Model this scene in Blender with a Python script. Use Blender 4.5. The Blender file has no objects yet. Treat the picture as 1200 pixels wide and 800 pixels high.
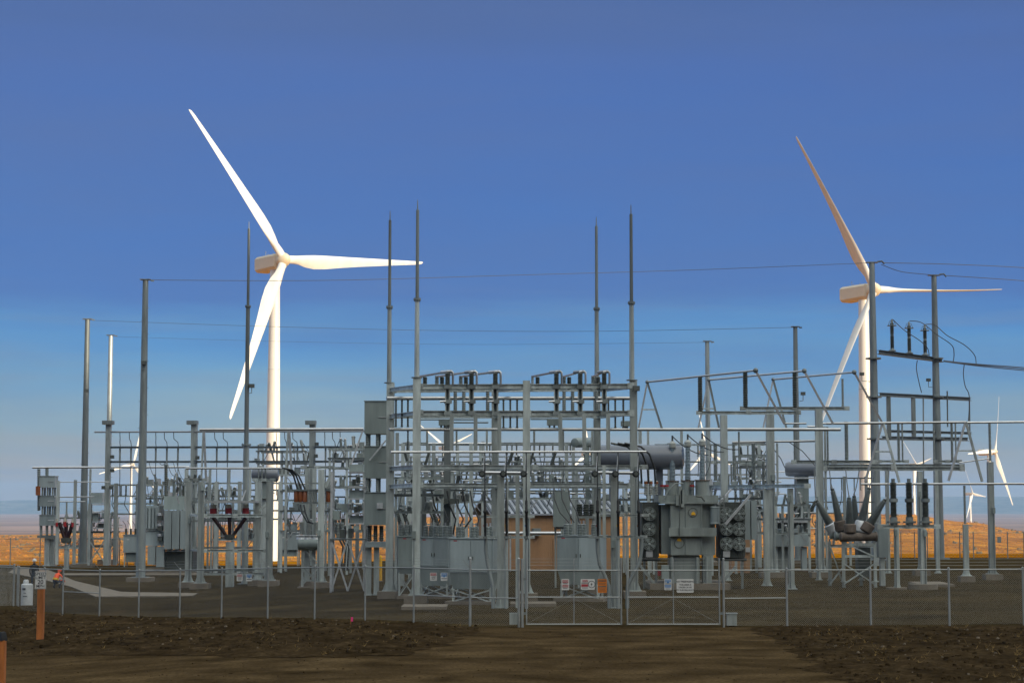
import bpy, math, random
from mathutils import Vector, Matrix, noise
R = math.radians
rnd = random.Random(7)
SC = bpy.context.scene
COL = SC.collection
F, H = 2200.0, 4.5                 # focal length in photo pixels, eye height in metres
PITCH = math.atan(190 / F)
CP, SP = math.cos(PITCH), math.sin(PITCH)

# ------------------------------------------------------------------ camera
cd = bpy.data.cameras.new('camera'); cam = bpy.data.objects.new('camera', cd); COL.objects.link(cam)
cd.sensor_width = 36; cd.lens = 36 * F / 1200; cd.clip_start = 0.5; cd.clip_end = 60000
cam.location = (0, 0, H); cam.rotation_euler = (R(90) + PITCH, 0, 0)
SC.camera = cam

def P(px, py, Y):
    u = (px - 600) / F; v = (400 - py) / F
    t = Y / (CP - v * SP)
    return Vector((u * t, Y, H + (SP + v * CP) * t))

def sst(a, b, x):
    t = max(0., min(1., (x - a) / (b - a))); return t * t * (3 - 2 * t)

def gz(X, Y=100):
    """height of the yard: level, falling a little to the left"""
    return -0.65 * sst(-3, -21, X) if Y < 170 else -0.65 * sst(-3, -21, X) * 1.0

def G(px, py):
    u = (px - 600) / F; v = (400 - py) / F
    k = -(SP + v * CP) / (CP - v * SP)
    Y = H / k
    for _ in range(8):
        X = u * Y / (CP - v * SP); Y = (H - gz(X)) / k
    return Vector((u * Y / (CP - v * SP), Y, gz(X)))

def Yg(px, py): return G(px, py)[1]

# ------------------------------------------------------------------ materials
def mat(name, c, rough=0.55, metal=0.0, var=0.12, scale=3.0, bump=0.0, bscale=40., c2=None, spec=0.5, streak=False, indiv=0.0):
    m = bpy.data.materials.new(name); m.use_nodes = True
    nt = m.node_tree; b = nt.nodes['Principled BSDF']
    b.inputs['Roughness'].default_value = rough; b.inputs['Metallic'].default_value = metal
    b.inputs['Specular IOR Level'].default_value = spec
    geo = nt.nodes.new('ShaderNodeNewGeometry')
    src = geo.outputs['Position']
    if streak:
        mp = nt.nodes.new('ShaderNodeMapping'); mp.inputs['Scale'].default_value = (1, 1, 0.15)
        nt.links.new(src, mp.inputs['Vector']); src = mp.outputs['Vector']
    n = nt.nodes.new('ShaderNodeTexNoise'); n.inputs['Scale'].default_value = scale; n.inputs['Detail'].default_value = 6
    n.inputs['Roughness'].default_value = 0.65
    nt.links.new(src, n.inputs['Vector'])
    r = nt.nodes.new('ShaderNodeValToRGB')
    lo = c2 if c2 else tuple(x * (1 - var) for x in c); hi = tuple(min(1, x * (1 + var)) for x in c)
    r.color_ramp.elements[0].position = 0.34; r.color_ramp.elements[0].color = (*lo, 1)
    r.color_ramp.elements[1].position = 0.66; r.color_ramp.elements[1].color = (*hi, 1)
    nt.links.new(n.outputs['Fac'], r.inputs['Fac']); last = r.outputs['Color']
    if indiv:                                   # every member weathers a little differently
        oi = nt.nodes.new('ShaderNodeObjectInfo'); mr = nt.nodes.new('ShaderNodeMapRange'); mr.inputs['To Min'].default_value = 1 - indiv; mr.inputs['To Max'].default_value = 1 + indiv
        nt.links.new(oi.outputs['Random'], mr.inputs['Value']); mx = nt.nodes.new('ShaderNodeMix'); mx.data_type = 'RGBA'; mx.blend_type = 'MULTIPLY'; mx.inputs['Factor'].default_value = 1
        nt.links.new(last, mx.inputs['A']); nt.links.new(mr.outputs['Result'], mx.inputs['B']); last = mx.outputs['Result']
    nt.links.new(last, b.inputs['Base Color'])
    if bump:
        n2 = nt.nodes.new('ShaderNodeTexNoise'); n2.inputs['Scale'].default_value = bscale; n2.inputs['Detail'].default_value = 4
        nt.links.new(geo.outputs['Position'], n2.inputs['Vector'])
        bp = nt.nodes.new('ShaderNodeBump'); bp.inputs['Strength'].default_value = bump; bp.inputs['Distance'].default_value = 0.05
        nt.links.new(n2.outputs['Fac'], bp.inputs['Height']); nt.links.new(bp.outputs['Normal'], b.inputs['Normal'])
    return m

M = {
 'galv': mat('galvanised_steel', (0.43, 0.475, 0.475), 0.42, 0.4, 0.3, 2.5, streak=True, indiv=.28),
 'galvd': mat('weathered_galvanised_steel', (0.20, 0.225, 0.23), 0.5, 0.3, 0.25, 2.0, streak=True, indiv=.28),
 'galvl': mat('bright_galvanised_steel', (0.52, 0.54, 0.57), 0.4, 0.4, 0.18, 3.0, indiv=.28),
 'alu': mat('aluminium_tube', (0.5, 0.51, 0.53), 0.36, 0.85, 0.1, 2.0, indiv=.28),
 'paint': mat('grey_equipment_paint', (0.25, 0.295, 0.295), 0.4, 0.0, 0.2, 1.3, streak=True, indiv=.16),
 'paintb': mat('blue_grey_equipment_paint', (0.29, 0.34, 0.36), 0.38, 0.0, 0.18, 1.3, streak=True, indiv=.16),
 'paintt': mat('transformer_paint', (0.235, 0.265, 0.262), 0.4, 0.0, 0.22, 1.3, streak=True),
 'paintk': mat('dark_equipment_paint', (0.075, 0.085, 0.08), 0.5, 0.0, 0.2, 2.0),
 'tank': mat('conservator_paint', (0.155, 0.172, 0.21), 0.22, 0.0, 0.08, 1.0),
 'ins': mat('grey_porcelain', (0.19, 0.215, 0.215), 0.3, 0.0, 0.12, 4.0, indiv=.16),
 'insd': mat('dark_porcelain', (0.07, 0.078, 0.07), 0.3, 0.0, 0.15, 4.0, indiv=.16),
 'insb': mat('pale_blue_porcelain', (0.25, 0.31, 0.36), 0.3, 0.0, 0.1, 4.0),
 'insl': mat('light_grey_porcelain', (0.34, 0.36, 0.35), 0.3, 0.0, 0.1, 4.0),
 'brown': mat('brown_porcelain', (0.27, 0.085, 0.03), 0.35, 0.0, 0.15, 4.0),
 'black': mat('black_rubber', (0.012, 0.012, 0.012), 0.55, 0.0, 0.2, 5.0),
 'cable': mat('weathered_conductor', (0.08, 0.085, 0.09), 0.5, 0.3, 0.1, 5.0),
 'conc': mat('concrete', (0.18, 0.15, 0.115), 0.9, 0.0, 0.2, 1.6, 0.3, 30),
 'white': mat('turbine_gelcoat', (0.735, 0.725, 0.69), 0.35, 0.0, 0.06, 0.5, streak=True),
 'nac': mat('bounce_tinted_gelcoat', (0.72, 0.61, 0.44), 0.4, 0.0, 0.05, 0.3),  # tan tint paints in the shaded side's warm bounce from the field
 'tan': mat('tan_steel_siding', (0.43, 0.25, 0.135), 0.6, 0.0, 0.1, 1.2, streak=True),
 'roof': mat('blue_grey_roof_steel', (0.40, 0.43, 0.50), 0.35, 0.3, 0.08, 1.5),
 'roofd': mat('dark_roof_seam', (0.05, 0.06, 0.075), 0.4, 0.2, 0.08, 1.5),
 'yellow': mat('yellow_paint', (0.75, 0.40, 0.02), 0.5, 0.0, 0.1, 3.0),
 'red': mat('red_paint', (0.33, 0.02, 0.025), 0.45, 0.0, 0.15, 3.0),
 'darkred': mat('dark_red_fibreglass', (0.028, 0.008, 0.01), 0.4, 0.0, 0.15, 3.0),
 'signw': mat('white_sign_face', (0.60, 0.60, 0.60), 0.5, 0.0, 0.05, 4.0),
 'signr': mat('red_sign_ink', (0.36, 0.04, 0.05), 0.5, 0.0, 0.05, 4.0),
 'signb': mat('blue_sign_ink', (0.05, 0.19, 0.46), 0.5, 0.0, 0.05, 4.0),
 'signo': mat('orange_sign_face', (0.62, 0.17, 0.01), 0.5, 0.0, 0.05, 4.0),
 'ink': mat('black_sign_ink', (0.02, 0.02, 0.03), 0.6, 0.0, 0.05, 4.0),
 'wood': mat('orange_stained_wood', (0.36, 0.115, 0.025), 0.75, 0.0, 0.35, 5.0, 0.4, 30, streak=True),
 'plast': mat('white_plastic', (0.50, 0.52, 0.54), 0.5, 0.0, 0.1, 2.0),
 'skin': mat('skin', (0.38, 0.22, 0.15), 0.6, 0, 0.05),
 'cloth': mat('dark_work_clothes', (0.018, 0.019, 0.022), 0.9, 0, 0.25, 6.0),
 'denim': mat('dark_blue_trousers', (0.03, 0.038, 0.055), 0.9, 0, 0.25, 6.0),
 'vest': mat('orange_vest', (0.85, 0.10, 0.02), 0.7, 0, 0.1, 5.0),
 'lime': mat('reflective_yellow', (0.80, 0.50, 0.03), 0.5, 0, 0.1, 5.0),
 'pink': mat('pink_flagging', (0.85, 0.03, 0.25), 0.6, 0, 0.05),
 'glass': mat('lamp_glass', (0.12, 0.13, 0.13), 0.1, 0, 0.05),
 'clear': mat('pale_glass_cup', (0.5, 0.47, 0.42), 0.2, 0, 0.05),
 'fence': mat('fence_wire', (0.33, 0.345, 0.35), 0.5, 0.4, 0.1, 3.0),
 'rust': mat('rusty_steel', (0.135, 0.108, 0.09), 0.7, 0.2, 0.3, 4.0),
}

# ------------------------------------------------------------------ mesh builder
class MB:
    def __init__(s): s.v = []; s.f = []
    def add(s, vs, fs):
        o = len(s.v); s.v.extend(Vector(v) for v in vs); s.f.extend(tuple(i + o for i in f) for f in fs); return s
    def box(s, c, sz, rz=0.0):
        c = Vector(c); x, y, z = sz[0] / 2, sz[1] / 2, sz[2] / 2; m = Matrix.Rotation(rz, 3, 'Z')
        vs = [c + m @ Vector((a * x, b * y, d * z)) for a in (-1, 1) for b in (-1, 1) for d in (-1, 1)]
        return s.add(vs, [(0, 1, 3, 2), (4, 6, 7, 5), (0, 4, 5, 1), (2, 3, 7, 6), (0, 2, 6, 4), (1, 5, 7, 3)])
    def pbox(s, x1, y1, x2, y2, Y, d):
        """box whose front face fills a photo rectangle at distance Y and runs d metres back"""
        a = P(x1, y2, Y); b = P(x2, y1, Y); xm = P((x1 + x2) / 2, (y1 + y2) / 2, Y).x; w = (x2 - x1) * Y / F
        return s.box((xm, Y + d / 2, (a.z + b.z) / 2), (w, d, b.z - a.z))
    def bar(s, p1, p2, w, h=None, up=(0, 0, 1)):
        p1, p2 = Vector(p1), Vector(p2); h = h or w; d = (p2 - p1).normalized(); up = Vector(up)
        if abs(d.dot(up)) > 0.95: up = Vector((0, 1, 0))
        x = d.cross(up).normalized() * w / 2; z = x.cross(d).normalized() * h / 2
        vs = [p + a * x + b * z for p in (p1, p2) for a, b in ((-1, -1), (1, -1), (1, 1), (-1, 1))]
        return s.add(vs, [(0, 1, 2, 3), (7, 6, 5, 4), (0, 4, 5, 1), (1, 5, 6, 2), (2, 6, 7, 3), (3, 7, 4, 0)])
    def ibeam(s, p1, p2, w, h):
        p1, p2 = Vector(p1), Vector(p2); t = max(0.02, h * 0.12); o = Vector((0, 0, h / 2 - t / 2))
        s.bar(p1 + o, p2 + o, w, t); s.bar(p1 - o, p2 - o, w, t); return s.bar(p1, p2, t, h - 2 * t)
    def lathe(s, p1, p2, prof, n=10):
        p1, p2 = Vector(p1), Vector(p2); d = p2 - p1; L = d.length; d = d / L
        a = d.cross(Vector((0, 0, 1)) if abs(d.z) < 0.9 else Vector((1, 0, 0))).normalized(); b = d.cross(a)
        vs = []; fs = []
        for t, r in prof:
            for k in range(n):
                q = 2 * math.pi * k / n; vs.append(p1 + d * (t * L) + (a * math.cos(q) + b * math.sin(q)) * r)
        m = len(prof)
        for i in range(m - 1):
            for k in range(n):
                k2 = (k + 1) % n; fs.append((i * n + k, i * n + k2, (i + 1) * n + k2, (i + 1) * n + k))
        fs.append(tuple(range(n))[::-1]); fs.append(tuple((m - 1) * n + k for k in range(n)))
        return s.add(vs, fs)
    def cyl(s, p1, p2, r1, r2=None, n=10): return s.lathe(p1, p2, [(0, r1), (1, r1 if r2 is None else r2)], n)
    def ins(s, p1, p2, r, k=7, r2=None):
        r2 = r2 or r; k = int(k * 1.7) + 1; pr = [(0, r * 0.55)]
        for i in range(k):
            q = r + (r2 - r) * i / k
            pr += [((i + .15) / k, q * .76), ((i + .5) / k, q), ((i + .62) / k, q), ((i + .95) / k, q * .76)]
        pr.append((1, r2 * .55)); return s.lathe(p1, p2, pr, 9)
    def tube(s, pts, r, n=7):
        pts = [Vector(p) for p in pts]; vs = []; fs = []; m = len(pts); ref = None
        for i, p in enumerate(pts):
            d = (pts[min(i + 1, m - 1)] - pts[max(i - 1, 0)]).normalized()
            if ref is None: ref = d.cross(Vector((0.31, 0.87, 0.38))).normalized()
            a = (ref - d * ref.dot(d)).normalized(); ref = a; b = d.cross(a)
            for k in range(n):
                q = 2 * math.pi * k / n; vs.append(p + (a * math.cos(q) + b * math.sin(q)) * r)
        for i in range(m - 1):
            for k in range(n):
                k2 = (k + 1) % n; fs.append((i * n + k, i * n + k2, (i + 1) * n + k2, (i + 1) * n + k))
        fs.append(tuple(range(n))[::-1]); fs.append(tuple((m - 1) * n + k for k in range(n)))
        return s.add(vs, fs)
    def ball(s, c, r, n=10, sz=1.0):
        c = Vector(c); m = 6
        return s.lathe(c - Vector((0, 0, r * sz)), c + Vector((0, 0, r * sz)), [((1 - math.cos(math.pi * i / m)) / 2, max(.004, r * math.sin(math.pi * i / m))) for i in range(m + 1)], n)
    def build(s, name, m, parent=None, smooth=True, ang=38):
        o0 = Vector(parent['_o']) if parent is not None else Vector((0, 0, 0))
        me = bpy.data.meshes.new(name); me.from_pydata([v - o0 for v in s.v], [], s.f)
        for mm in (m if isinstance(m, list) else [m]): me.materials.append(mm if not isinstance(mm, str) else M[mm])
        if smooth:
            me.shade_smooth(); me.set_sharp_from_angle(angle=R(ang))
        ob = bpy.data.objects.new(name, me); COL.objects.link(ob)
        if parent is not None: ob.parent = parent; ob['_o'] = list(o0)
        else: ob['_o'] = [0, 0, 0]
        return ob

def tag(o, label, cat, group=None, kind=None):
    if label: o['label'] = label
    if cat: o['category'] = cat
    if group: o['group'] = group
    if kind: o['kind'] = kind
    return o
def thing(name, label, cat, loc, group=None):
    o = bpy.data.objects.new(name, None); COL.objects.link(o); o.location = loc; o['_o'] = list(loc)
    o.empty_display_size = .3
    return tag(o, label, cat, group)
def curve(a, b, sag=0.0, n=10, out=None):
    a, b = Vector(a), Vector(b); o = Vector(out) if out else Vector((0, 0, -sag))
    return [a.lerp(b, i / n) + o * (4 * (i / n) * (1 - i / n)) for i in range(n + 1)]
def lin(x1, Y1, x2, Y2):
    """distance along a straight ground line seen between two photo columns"""
    return lambda x: 1.0 / (1 / Y1 + (1 / Y2 - 1 / Y1) * (x - x1) / (x2 - x1))
def base_at(x, Y):
    X = P(x, 660, Y).x; return Vector((X, Y, gz(X)))

def column(T, x, ytop, Y, wpx, foot=True, m='galv', rnd_=False, cap=False, ft=.34, square=True):
    """upright on its base plate, as parts of T; wpx is its width in the photo"""
    w = wpx * Y / F; b = base_at(x, Y); X = P(x, 600, Y).x; zt = P(x, ytop, Y).z; z0 = b.z + (ft if foot else 0)
    mb = MB()
    if rnd_: mb.cyl((X, Y, z0 + .05), (X, Y, zt), w / 2, w / 2, 12)
    else:
        t = w * .16                       # rolled H section, flanges facing the camera side to side
        mb.box((X, Y - w / 2 + t / 2, (z0 + .05 + zt) / 2), (w, t, zt - z0 - .05)); mb.box((X, Y + w / 2 - t / 2, (z0 + .05 + zt) / 2), (w, t, zt - z0 - .05))
        mb.box((X - w * .4, Y, (z0 + .05 + zt) / 2), (t, w - 2 * t, zt - z0 - .05)); mb.box((X + w * .4, Y, (z0 + .05 + zt) / 2), (t, w - 2 * t, zt - z0 - .05))
    c = mb.build('column', m, T)
    pl = MB().box((X, Y, z0 + .025), (w * 1.9, w * 1.9, .05))
    for a in (0, 1, 2, 3):
        dx, dy = ((1, 0), (-1, 0), (0, 1), (0, -1))[a]
        q = Vector((X + dx * w * .5, Y + dy * w * .5, z0 + .05))
        pl.add([q, q + Vector((dx * w * .38, dy * w * .38, 0)), q + Vector((0, 0, w * 1.1)), q + Vector((dy * .015, dx * .015, 0)), q + Vector((dx * w * .38 + dy * .015, dy * w * .38 + dx * .015, 0)), q + Vector((dy * .015, dx * .015, w * 1.1))],
               [(0, 1, 2), (5, 4, 3), (0, 2, 5, 3), (1, 4, 5, 2), (0, 3, 4, 1)])
    pl.build('base_plate', m, c)
    if foot: MB().box((X, Y, b.z + ft / 2 - .2), (w * 3.0, w * 3.0, ft + .4)).build('footing', 'conc', c)
    if (int(x) * 7 + int(ytop)) % 3 and w > .2 and zt - z0 > 3:
        sx_ = 1 if int(x) % 2 else -1; px_ = X + sx_ * w * .28; zz = min(zt - .4, z0 + 2.6 + (int(x) % 4))
        MB().tube([(px_, Y - w / 2 - .04, z0 + .06), (px_, Y - w / 2 - .04, zz)], .028, 6).build('conduit', 'galvd', c)
        MB().box((px_, Y - w / 2 - .09, zz + .16), (w * .5, .14, .34)).build('junction_box', 'paint', c)
    if cap: MB().box((X, Y, zt + .03), (w * 1.7, w * 1.7, .06)).build('cap_plate', m, c)
    return c

def bay(name, label, cat, Yf, cols=(), beams=(), tubes=(), ins=(), posts=(), diag=(), wires=(), group=None, m='galv', im='ins', dz=0, th=None):
    """a braced steel structure that moves as one: uprights, beams, tubular bus, post insulators, jumpers; Yf gives distance for a photo column"""
    fY = Yf if callable(Yf) else (lambda x: Yf)
    if th is None:
        xs = [c[0] for c in cols] or [b[0] for b in beams] or [t[0] for t in tubes]
        xm = sum(xs) / len(xs); th = thing(name, label, cat, base_at(xm, fY(xm)), group)
    for c in cols: column(th, c[0], c[1], fY(c[0]) + dz, c[2], **(c[3] if len(c) > 3 else {}))
    for b in beams:
        s = fY((b[0] + b[1]) / 2) / F; y2 = b[4] if len(b) > 4 else b[2]
        p_, q_ = P(b[0], b[2], fY(b[0]) + dz), P(b[1], y2, fY(b[1]) + dz); bw = max(.1, b[3] * s)
        bo = MB().ibeam(p_, q_, bw, b[3] * s).build('beam', m, th)
        if b[3] > 2.5:
            for t in (.0, .5, 1.0):
                c_ = p_.lerp(q_, t); MB().box(c_ + Vector((0, -bw * .5 - .012, 0)), (.34, .02, b[3] * s * 1.25)).build('gusset_plate', m, bo)
                for u in (-.11, .11): MB().cyl(c_ + Vector((u, -bw * .5 - .05, 0)), c_ + Vector((u, -bw * .5 - .02, 0)), .03, n=6).build('bolt', 'galvl', bo)
    for b in tubes:
        s = fY((b[0] + b[1]) / 2) / F; y2 = b[4] if len(b) > 4 else b[2]; d = b[5] if len(b) > 5 else 0
        MB().cyl(P(b[0], b[2], fY(b[0]) + dz + d), P(b[1], y2, fY(b[1]) + dz + d), b[3] * s / 2, n=10).build('bus_tube', 'alu', th)
    for b in ins:
        Y = fY(b[0]) + dz; s = Y / F; X = P(b[0], (b[1] + b[2]) / 2, Y).x; r = b[3] * s / 2
        z1, z2 = P(b[0], b[2], Y).z, P(b[0], b[1], Y).z
        mb = MB().ins((X, Y, z1), (X, Y, z2), r, max(3, int((z2 - z1) / .14))); mb.cyl((X, Y, z1 - .01), (X, Y, z1 + .05), r * 1.15); mb.cyl((X, Y, z2 - .05), (X, Y, z2 + .01), r * 1.0)
        mb.build('insulator', im, th)
    for b in posts:
        Y = fY(b[0]) + dz; s = Y / F; X = P(b[0], (b[1] + b[2]) / 2, Y).x
        MB().box((X, Y, (P(b[0], b[1], Y).z + P(b[0], b[2], Y).z) / 2), (b[3] * s, b[3] * s, P(b[0], b[1], Y).z - P(b[0], b[2], Y).z)).build('post', m, th)
    for b in diag:
        s = fY(b[0]) / F; MB().bar(P(b[0], b[1], fY(b[0]) + dz), P(b[2], b[3], fY(b[2]) + dz), b[4] * s, b[4] * s).build('brace', b[5] if len(b) > 5 else m, th)
    for w in wires:
        MB().tube([P(x, y, fY(x) + dz) for x, y in w], .028 * max(1, fY(w[0][0]) / 130), 5).build('jumper_wire', 'cable', th)
    return th

def copy_tree(o, parent=None):
    c = o.copy(); COL.objects.link(c)
    if parent: c.parent = parent
    for ch in [x for x in o.children]: copy_tree(ch, c)
    return c
# ================================================================== the setting
def srgb(r, g, b):
    f = lambda c: (c / 255 / 12.92) if c / 255 <= .04045 else ((c / 255 + .055) / 1.055) ** 2.4
    return (f(r), f(g), f(b))

SUN_AZ, SUN_EL = 47.0, 7.8        # degrees right of straight behind the camera, and above the horizon
sdir = Vector((math.sin(R(SUN_AZ)) * math.cos(R(SUN_EL)), -math.cos(R(SUN_AZ)) * math.cos(R(SUN_EL)), math.sin(R(SUN_EL))))
sl = bpy.data.lights.new('sun', 'SUN'); sl.energy = 5.0; sl.angle = R(0.6); sl.color = (1.0, 0.84, 0.60)
so = bpy.data.objects.new('sun', sl); COL.objects.link(so); so.rotation_euler = sdir.to_track_quat('Z', 'Y').to_euler(); so.location = (60, -60, 120)

W = bpy.data.worlds.new('World'); SC.world = W; W.use_nodes = True
nt = W.node_tree; bg = nt.nodes['Background']; bg.inputs['Strength'].default_value = 0.1
sky = nt.nodes.new('ShaderNodeTexSky'); sky.sky_type = 'NISHITA'; sky.sun_disc = False
sky.sun_elevation = R(SUN_EL); sky.sun_rotation = math.atan2(sdir.x, sdir.y); sky.air_density = 1.2; sky.dust_density = 1.5
tc = nt.nodes.new('ShaderNodeTexCoord'); sx = nt.nodes.new('ShaderNodeSeparateXYZ'); nt.links.new(tc.outputs['Generated'], sx.inputs[0])
# soft banks of high cloud: the height at which the sky changes colour wanders along the horizon
mp = nt.nodes.new('ShaderNodeMapping'); mp.inputs['Scale'].default_value = (3.2, 3.2, 26); nt.links.new(tc.outputs['Generated'], mp.inputs['Vector'])
cn = nt.nodes.new('ShaderNodeTexNoise'); cn.inputs['Scale'].default_value = 1.3; cn.inputs['Detail'].default_value = 5; cn.inputs['Roughness'].default_value = 0.5
nt.links.new(mp.outputs['Vector'], cn.inputs['Vector'])
mr = nt.nodes.new('ShaderNodeMapRange'); mr.inputs['From Min'].default_value = .3; mr.inputs['From Max'].default_value = .7
mr.inputs['To Min'].default_value = -.014; mr.inputs['To Max'].default_value = .014; nt.links.new(cn.outputs['Fac'], mr.inputs['Value'])
ad = nt.nodes.new('ShaderNodeMath'); ad.operation = 'ADD'; nt.links.new(sx.outputs['Z'], ad.inputs[0]); nt.links.new(mr.outputs['Result'], ad.inputs[1])
rp = nt.nodes.new('ShaderNodeValToRGB'); nt.links.new(ad.outputs[0], rp.inputs['Fac'])
stops = [(0.0, srgb(166, 152, 142)), (.018, srgb(168, 167, 164)), (.040, srgb(142, 171, 187)), (.065, srgb(104, 160, 204)), (.090, srgb(76, 146, 210)), (.112, srgb(60, 116, 194)),
         (.17, srgb(64, 110, 186)), (.225, srgb(70, 106, 178)), (.275, srgb(72, 101, 162)), (.36, (.26, .34, .48)), (.5, (.95, 1.02, 1.04)), (.75, (1.45, 1.50, 1.46)), (1.0, (1.48, 1.52, 1.48))]  # stops above the view: bright neutral dome added to fill the shade
el = rp.color_ramp.elements
while len(el) < len(stops): el.new(.5)
for e, (p, c) in zip(el, stops): e.position = p; e.color = (*c, 1)
ml = nt.nodes.new('ShaderNodeVectorMath'); ml.operation = 'SCALE'; ml.inputs['Scale'].default_value = 10.0; nt.links.new(rp.outputs['Color'], ml.inputs[0])
mx = nt.nodes.new('ShaderNodeMix'); mx.data_type = 'RGBA'; mx.inputs['Factor'].default_value = 0.9
nt.links.new(sky.outputs['Color'], mx.inputs['A']); nt.links.new(ml.outputs['Vector'], mx.inputs['B'])
# grey-pink streaks low in the sky
mp2 = nt.nodes.new('ShaderNodeMapping'); mp2.inputs['Scale'].default_value = (5, 5, 70); nt.links.new(tc.outputs['Generated'], mp2.inputs['Vector'])
c2 = nt.nodes.new('ShaderNodeTexNoise'); c2.inputs['Scale'].default_value = 1.6; c2.inputs['Detail'].default_value = 4; nt.links.new(mp2.outputs['Vector'], c2.inputs['Vector'])
r2 = nt.nodes.new('ShaderNodeMapRange'); r2.inputs['From Min'].default_value = .52; r2.inputs['From Max'].default_value = .78; r2.inputs['To Max'].default_value = .5; nt.links.new(c2.outputs['Fac'], r2.inputs['Value'])
r3 = nt.nodes.new('ShaderNodeMapRange'); r3.inputs['From Min'].default_value = .13; r3.inputs['From Max'].default_value = .06; nt.links.new(sx.outputs['Z'], r3.inputs['Value'])
mm = nt.nodes.new('ShaderNodeMath'); mm.operation = 'MULTIPLY'; nt.links.new(r2.outputs['Result'], mm.inputs[0]); nt.links.new(r3.outputs['Result'], mm.inputs[1])
mx2 = nt.nodes.new('ShaderNodeMix'); mx2.data_type = 'RGBA'; nt.links.new(mm.outputs[0], mx2.inputs['Factor']); nt.links.new(mx.outputs['Result'], mx2.inputs['A'])
mx2.inputs['B'].default_value = (*[10 * x for x in srgb(128, 150, 176)], 1)
# broad, barely visible banks in the upper cloud
mp4 = nt.nodes.new('ShaderNodeMapping'); mp4.inputs['Scale'].default_value = (2.2, 2.2, 11); mp4.inputs['Rotation'].default_value = (.06, .1, .4); nt.links.new(tc.outputs['Generated'], mp4.inputs['Vector'])
n4 = nt.nodes.new('ShaderNodeTexNoise'); n4.inputs['Scale'].default_value = 1.7; n4.inputs['Detail'].default_value = 6; n4.inputs['Roughness'].default_value = .55; n4.inputs['Distortion'].default_value = .5; nt.links.new(mp4.outputs['Vector'], n4.inputs['Vector'])
r5 = nt.nodes.new('ShaderNodeMapRange'); r5.inputs['From Min'].default_value = .3; r5.inputs['From Max'].default_value = .7; r5.inputs['To Max'].default_value = .30; nt.links.new(n4.outputs['Fac'], r5.inputs['Value'])
mx4 = nt.nodes.new('ShaderNodeMix'); mx4.data_type = 'RGBA'; nt.links.new(r5.outputs['Result'], mx4.inputs['Factor']); nt.links.new(mx2.outputs['Result'], mx4.inputs['A']); 
r6 = nt.nodes.new('ShaderNodeMapRange'); r6.inputs['From Min'].default_value = .28; r6.inputs['From Max'].default_value = .34; nt.links.new(sx.outputs['Z'], r6.inputs['Value'])
mx5 = nt.nodes.new('ShaderNodeMix'); mx5.data_type = 'RGBA'; nt.links.new(r6.outputs['Result'], mx5.inputs['Factor']); mx5.inputs['A'].default_value = (*[10 * x for x in srgb(98, 116, 158)], 1); nt.links.new(mx2.outputs['Result'], mx5.inputs['B'])
nt.links.new(mx5.outputs['Result'], mx4.inputs['B']); # unseen upper sky, added as fill, brighter and warmer towards the low sun
dt = nt.nodes.new('ShaderNodeVectorMath'); dt.operation = 'DOT_PRODUCT'; nt.links.new(tc.outputs['Generated'], dt.inputs[0]); dt.inputs[1].default_value = Vector((sdir.x, sdir.y, .45)).normalized()
gl = nt.nodes.new('ShaderNodeValToRGB'); nt.links.new(dt.outputs['Value'], gl.inputs['Fac']); ge = gl.color_ramp.elements; ge.new(.5)
for e_, (p_, c_) in zip(ge, ((0.0, (.27, .29, .31)), (.5, (.45, .46, .46)), (1.0, (1.0, .94, .82)))): e_.position = p_; e_.color = (*c_, 1)
g2 = nt.nodes.new('ShaderNodeVectorMath'); g2.operation = 'SCALE'; g2.inputs['Scale'].default_value = 2.05; nt.links.new(gl.outputs['Color'], g2.inputs[0])
g3 = nt.nodes.new('ShaderNodeVectorMath'); g3.operation = 'MULTIPLY'; nt.links.new(mx4.outputs['Result'], g3.inputs[0]); nt.links.new(g2.outputs['Vector'], g3.inputs[1])
g4 = nt.nodes.new('ShaderNodeMix'); g4.data_type = 'RGBA'; nt.links.new(r6.outputs['Result'], g4.inputs['Factor']); nt.links.new(mx4.outputs['Result'], g4.inputs['A']); nt.links.new(g3.outputs['Vector'], g4.inputs['B'])
nt.links.new(g4.outputs['Result'], bg.inputs['Color'])

SC.view_settings.view_transform = 'Standard'; SC.view_settings.look = 'None'; SC.view_settings.exposure = 0; SC.view_settings.gamma = 1
SC.view_settings.use_curve_mapping = False

# ---- ground: one sheet from under the camera over the valley to the crest of the far field
crest_pts = [(-900, 632), (0, 627), (140, 623), (330, 612), (480, 606), (800, 601), (1000, 601), (1060, 603), (1130, 612), (1200, 622), (1400, 632), (2200, 636)]
def crest_y(px):
    for (a, ya), (b, yb) in zip(crest_pts, crest_pts[1:]):
        if a <= px <= b: return ya + (yb - ya) * sst(a, b, px)
    return 632
def land(X, Y):
    g = gz(X)
    if Y <= 157: return g
    n = noise.noise(Vector((X / 160, Y / 220, 0))) * 1.6 + noise.noise(Vector((X / 40, Y / 60, 3))) * .35
    if Y < 490: z = g + (-12 - g) * sst(157, 490, Y) * .6 + (-12 - g) * .4 * (Y - 157) / 333
    elif Y < 1340: z = -12 - 26 * (Y - 490) / 850
    else:
        zc = H - (crest_y(600 + F * X / Y) - 590) * 2400 / F
        if Y < 2400:
            t = (Y - 1340) / 1060; z = -38 + (zc + 38) * (t * .75 + .25 * sst(0, 1, t))
        else: z = zc - (zc + 58) * sst(2400, 3300, Y)
    return z + n * sst(160, 300, Y)
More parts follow.
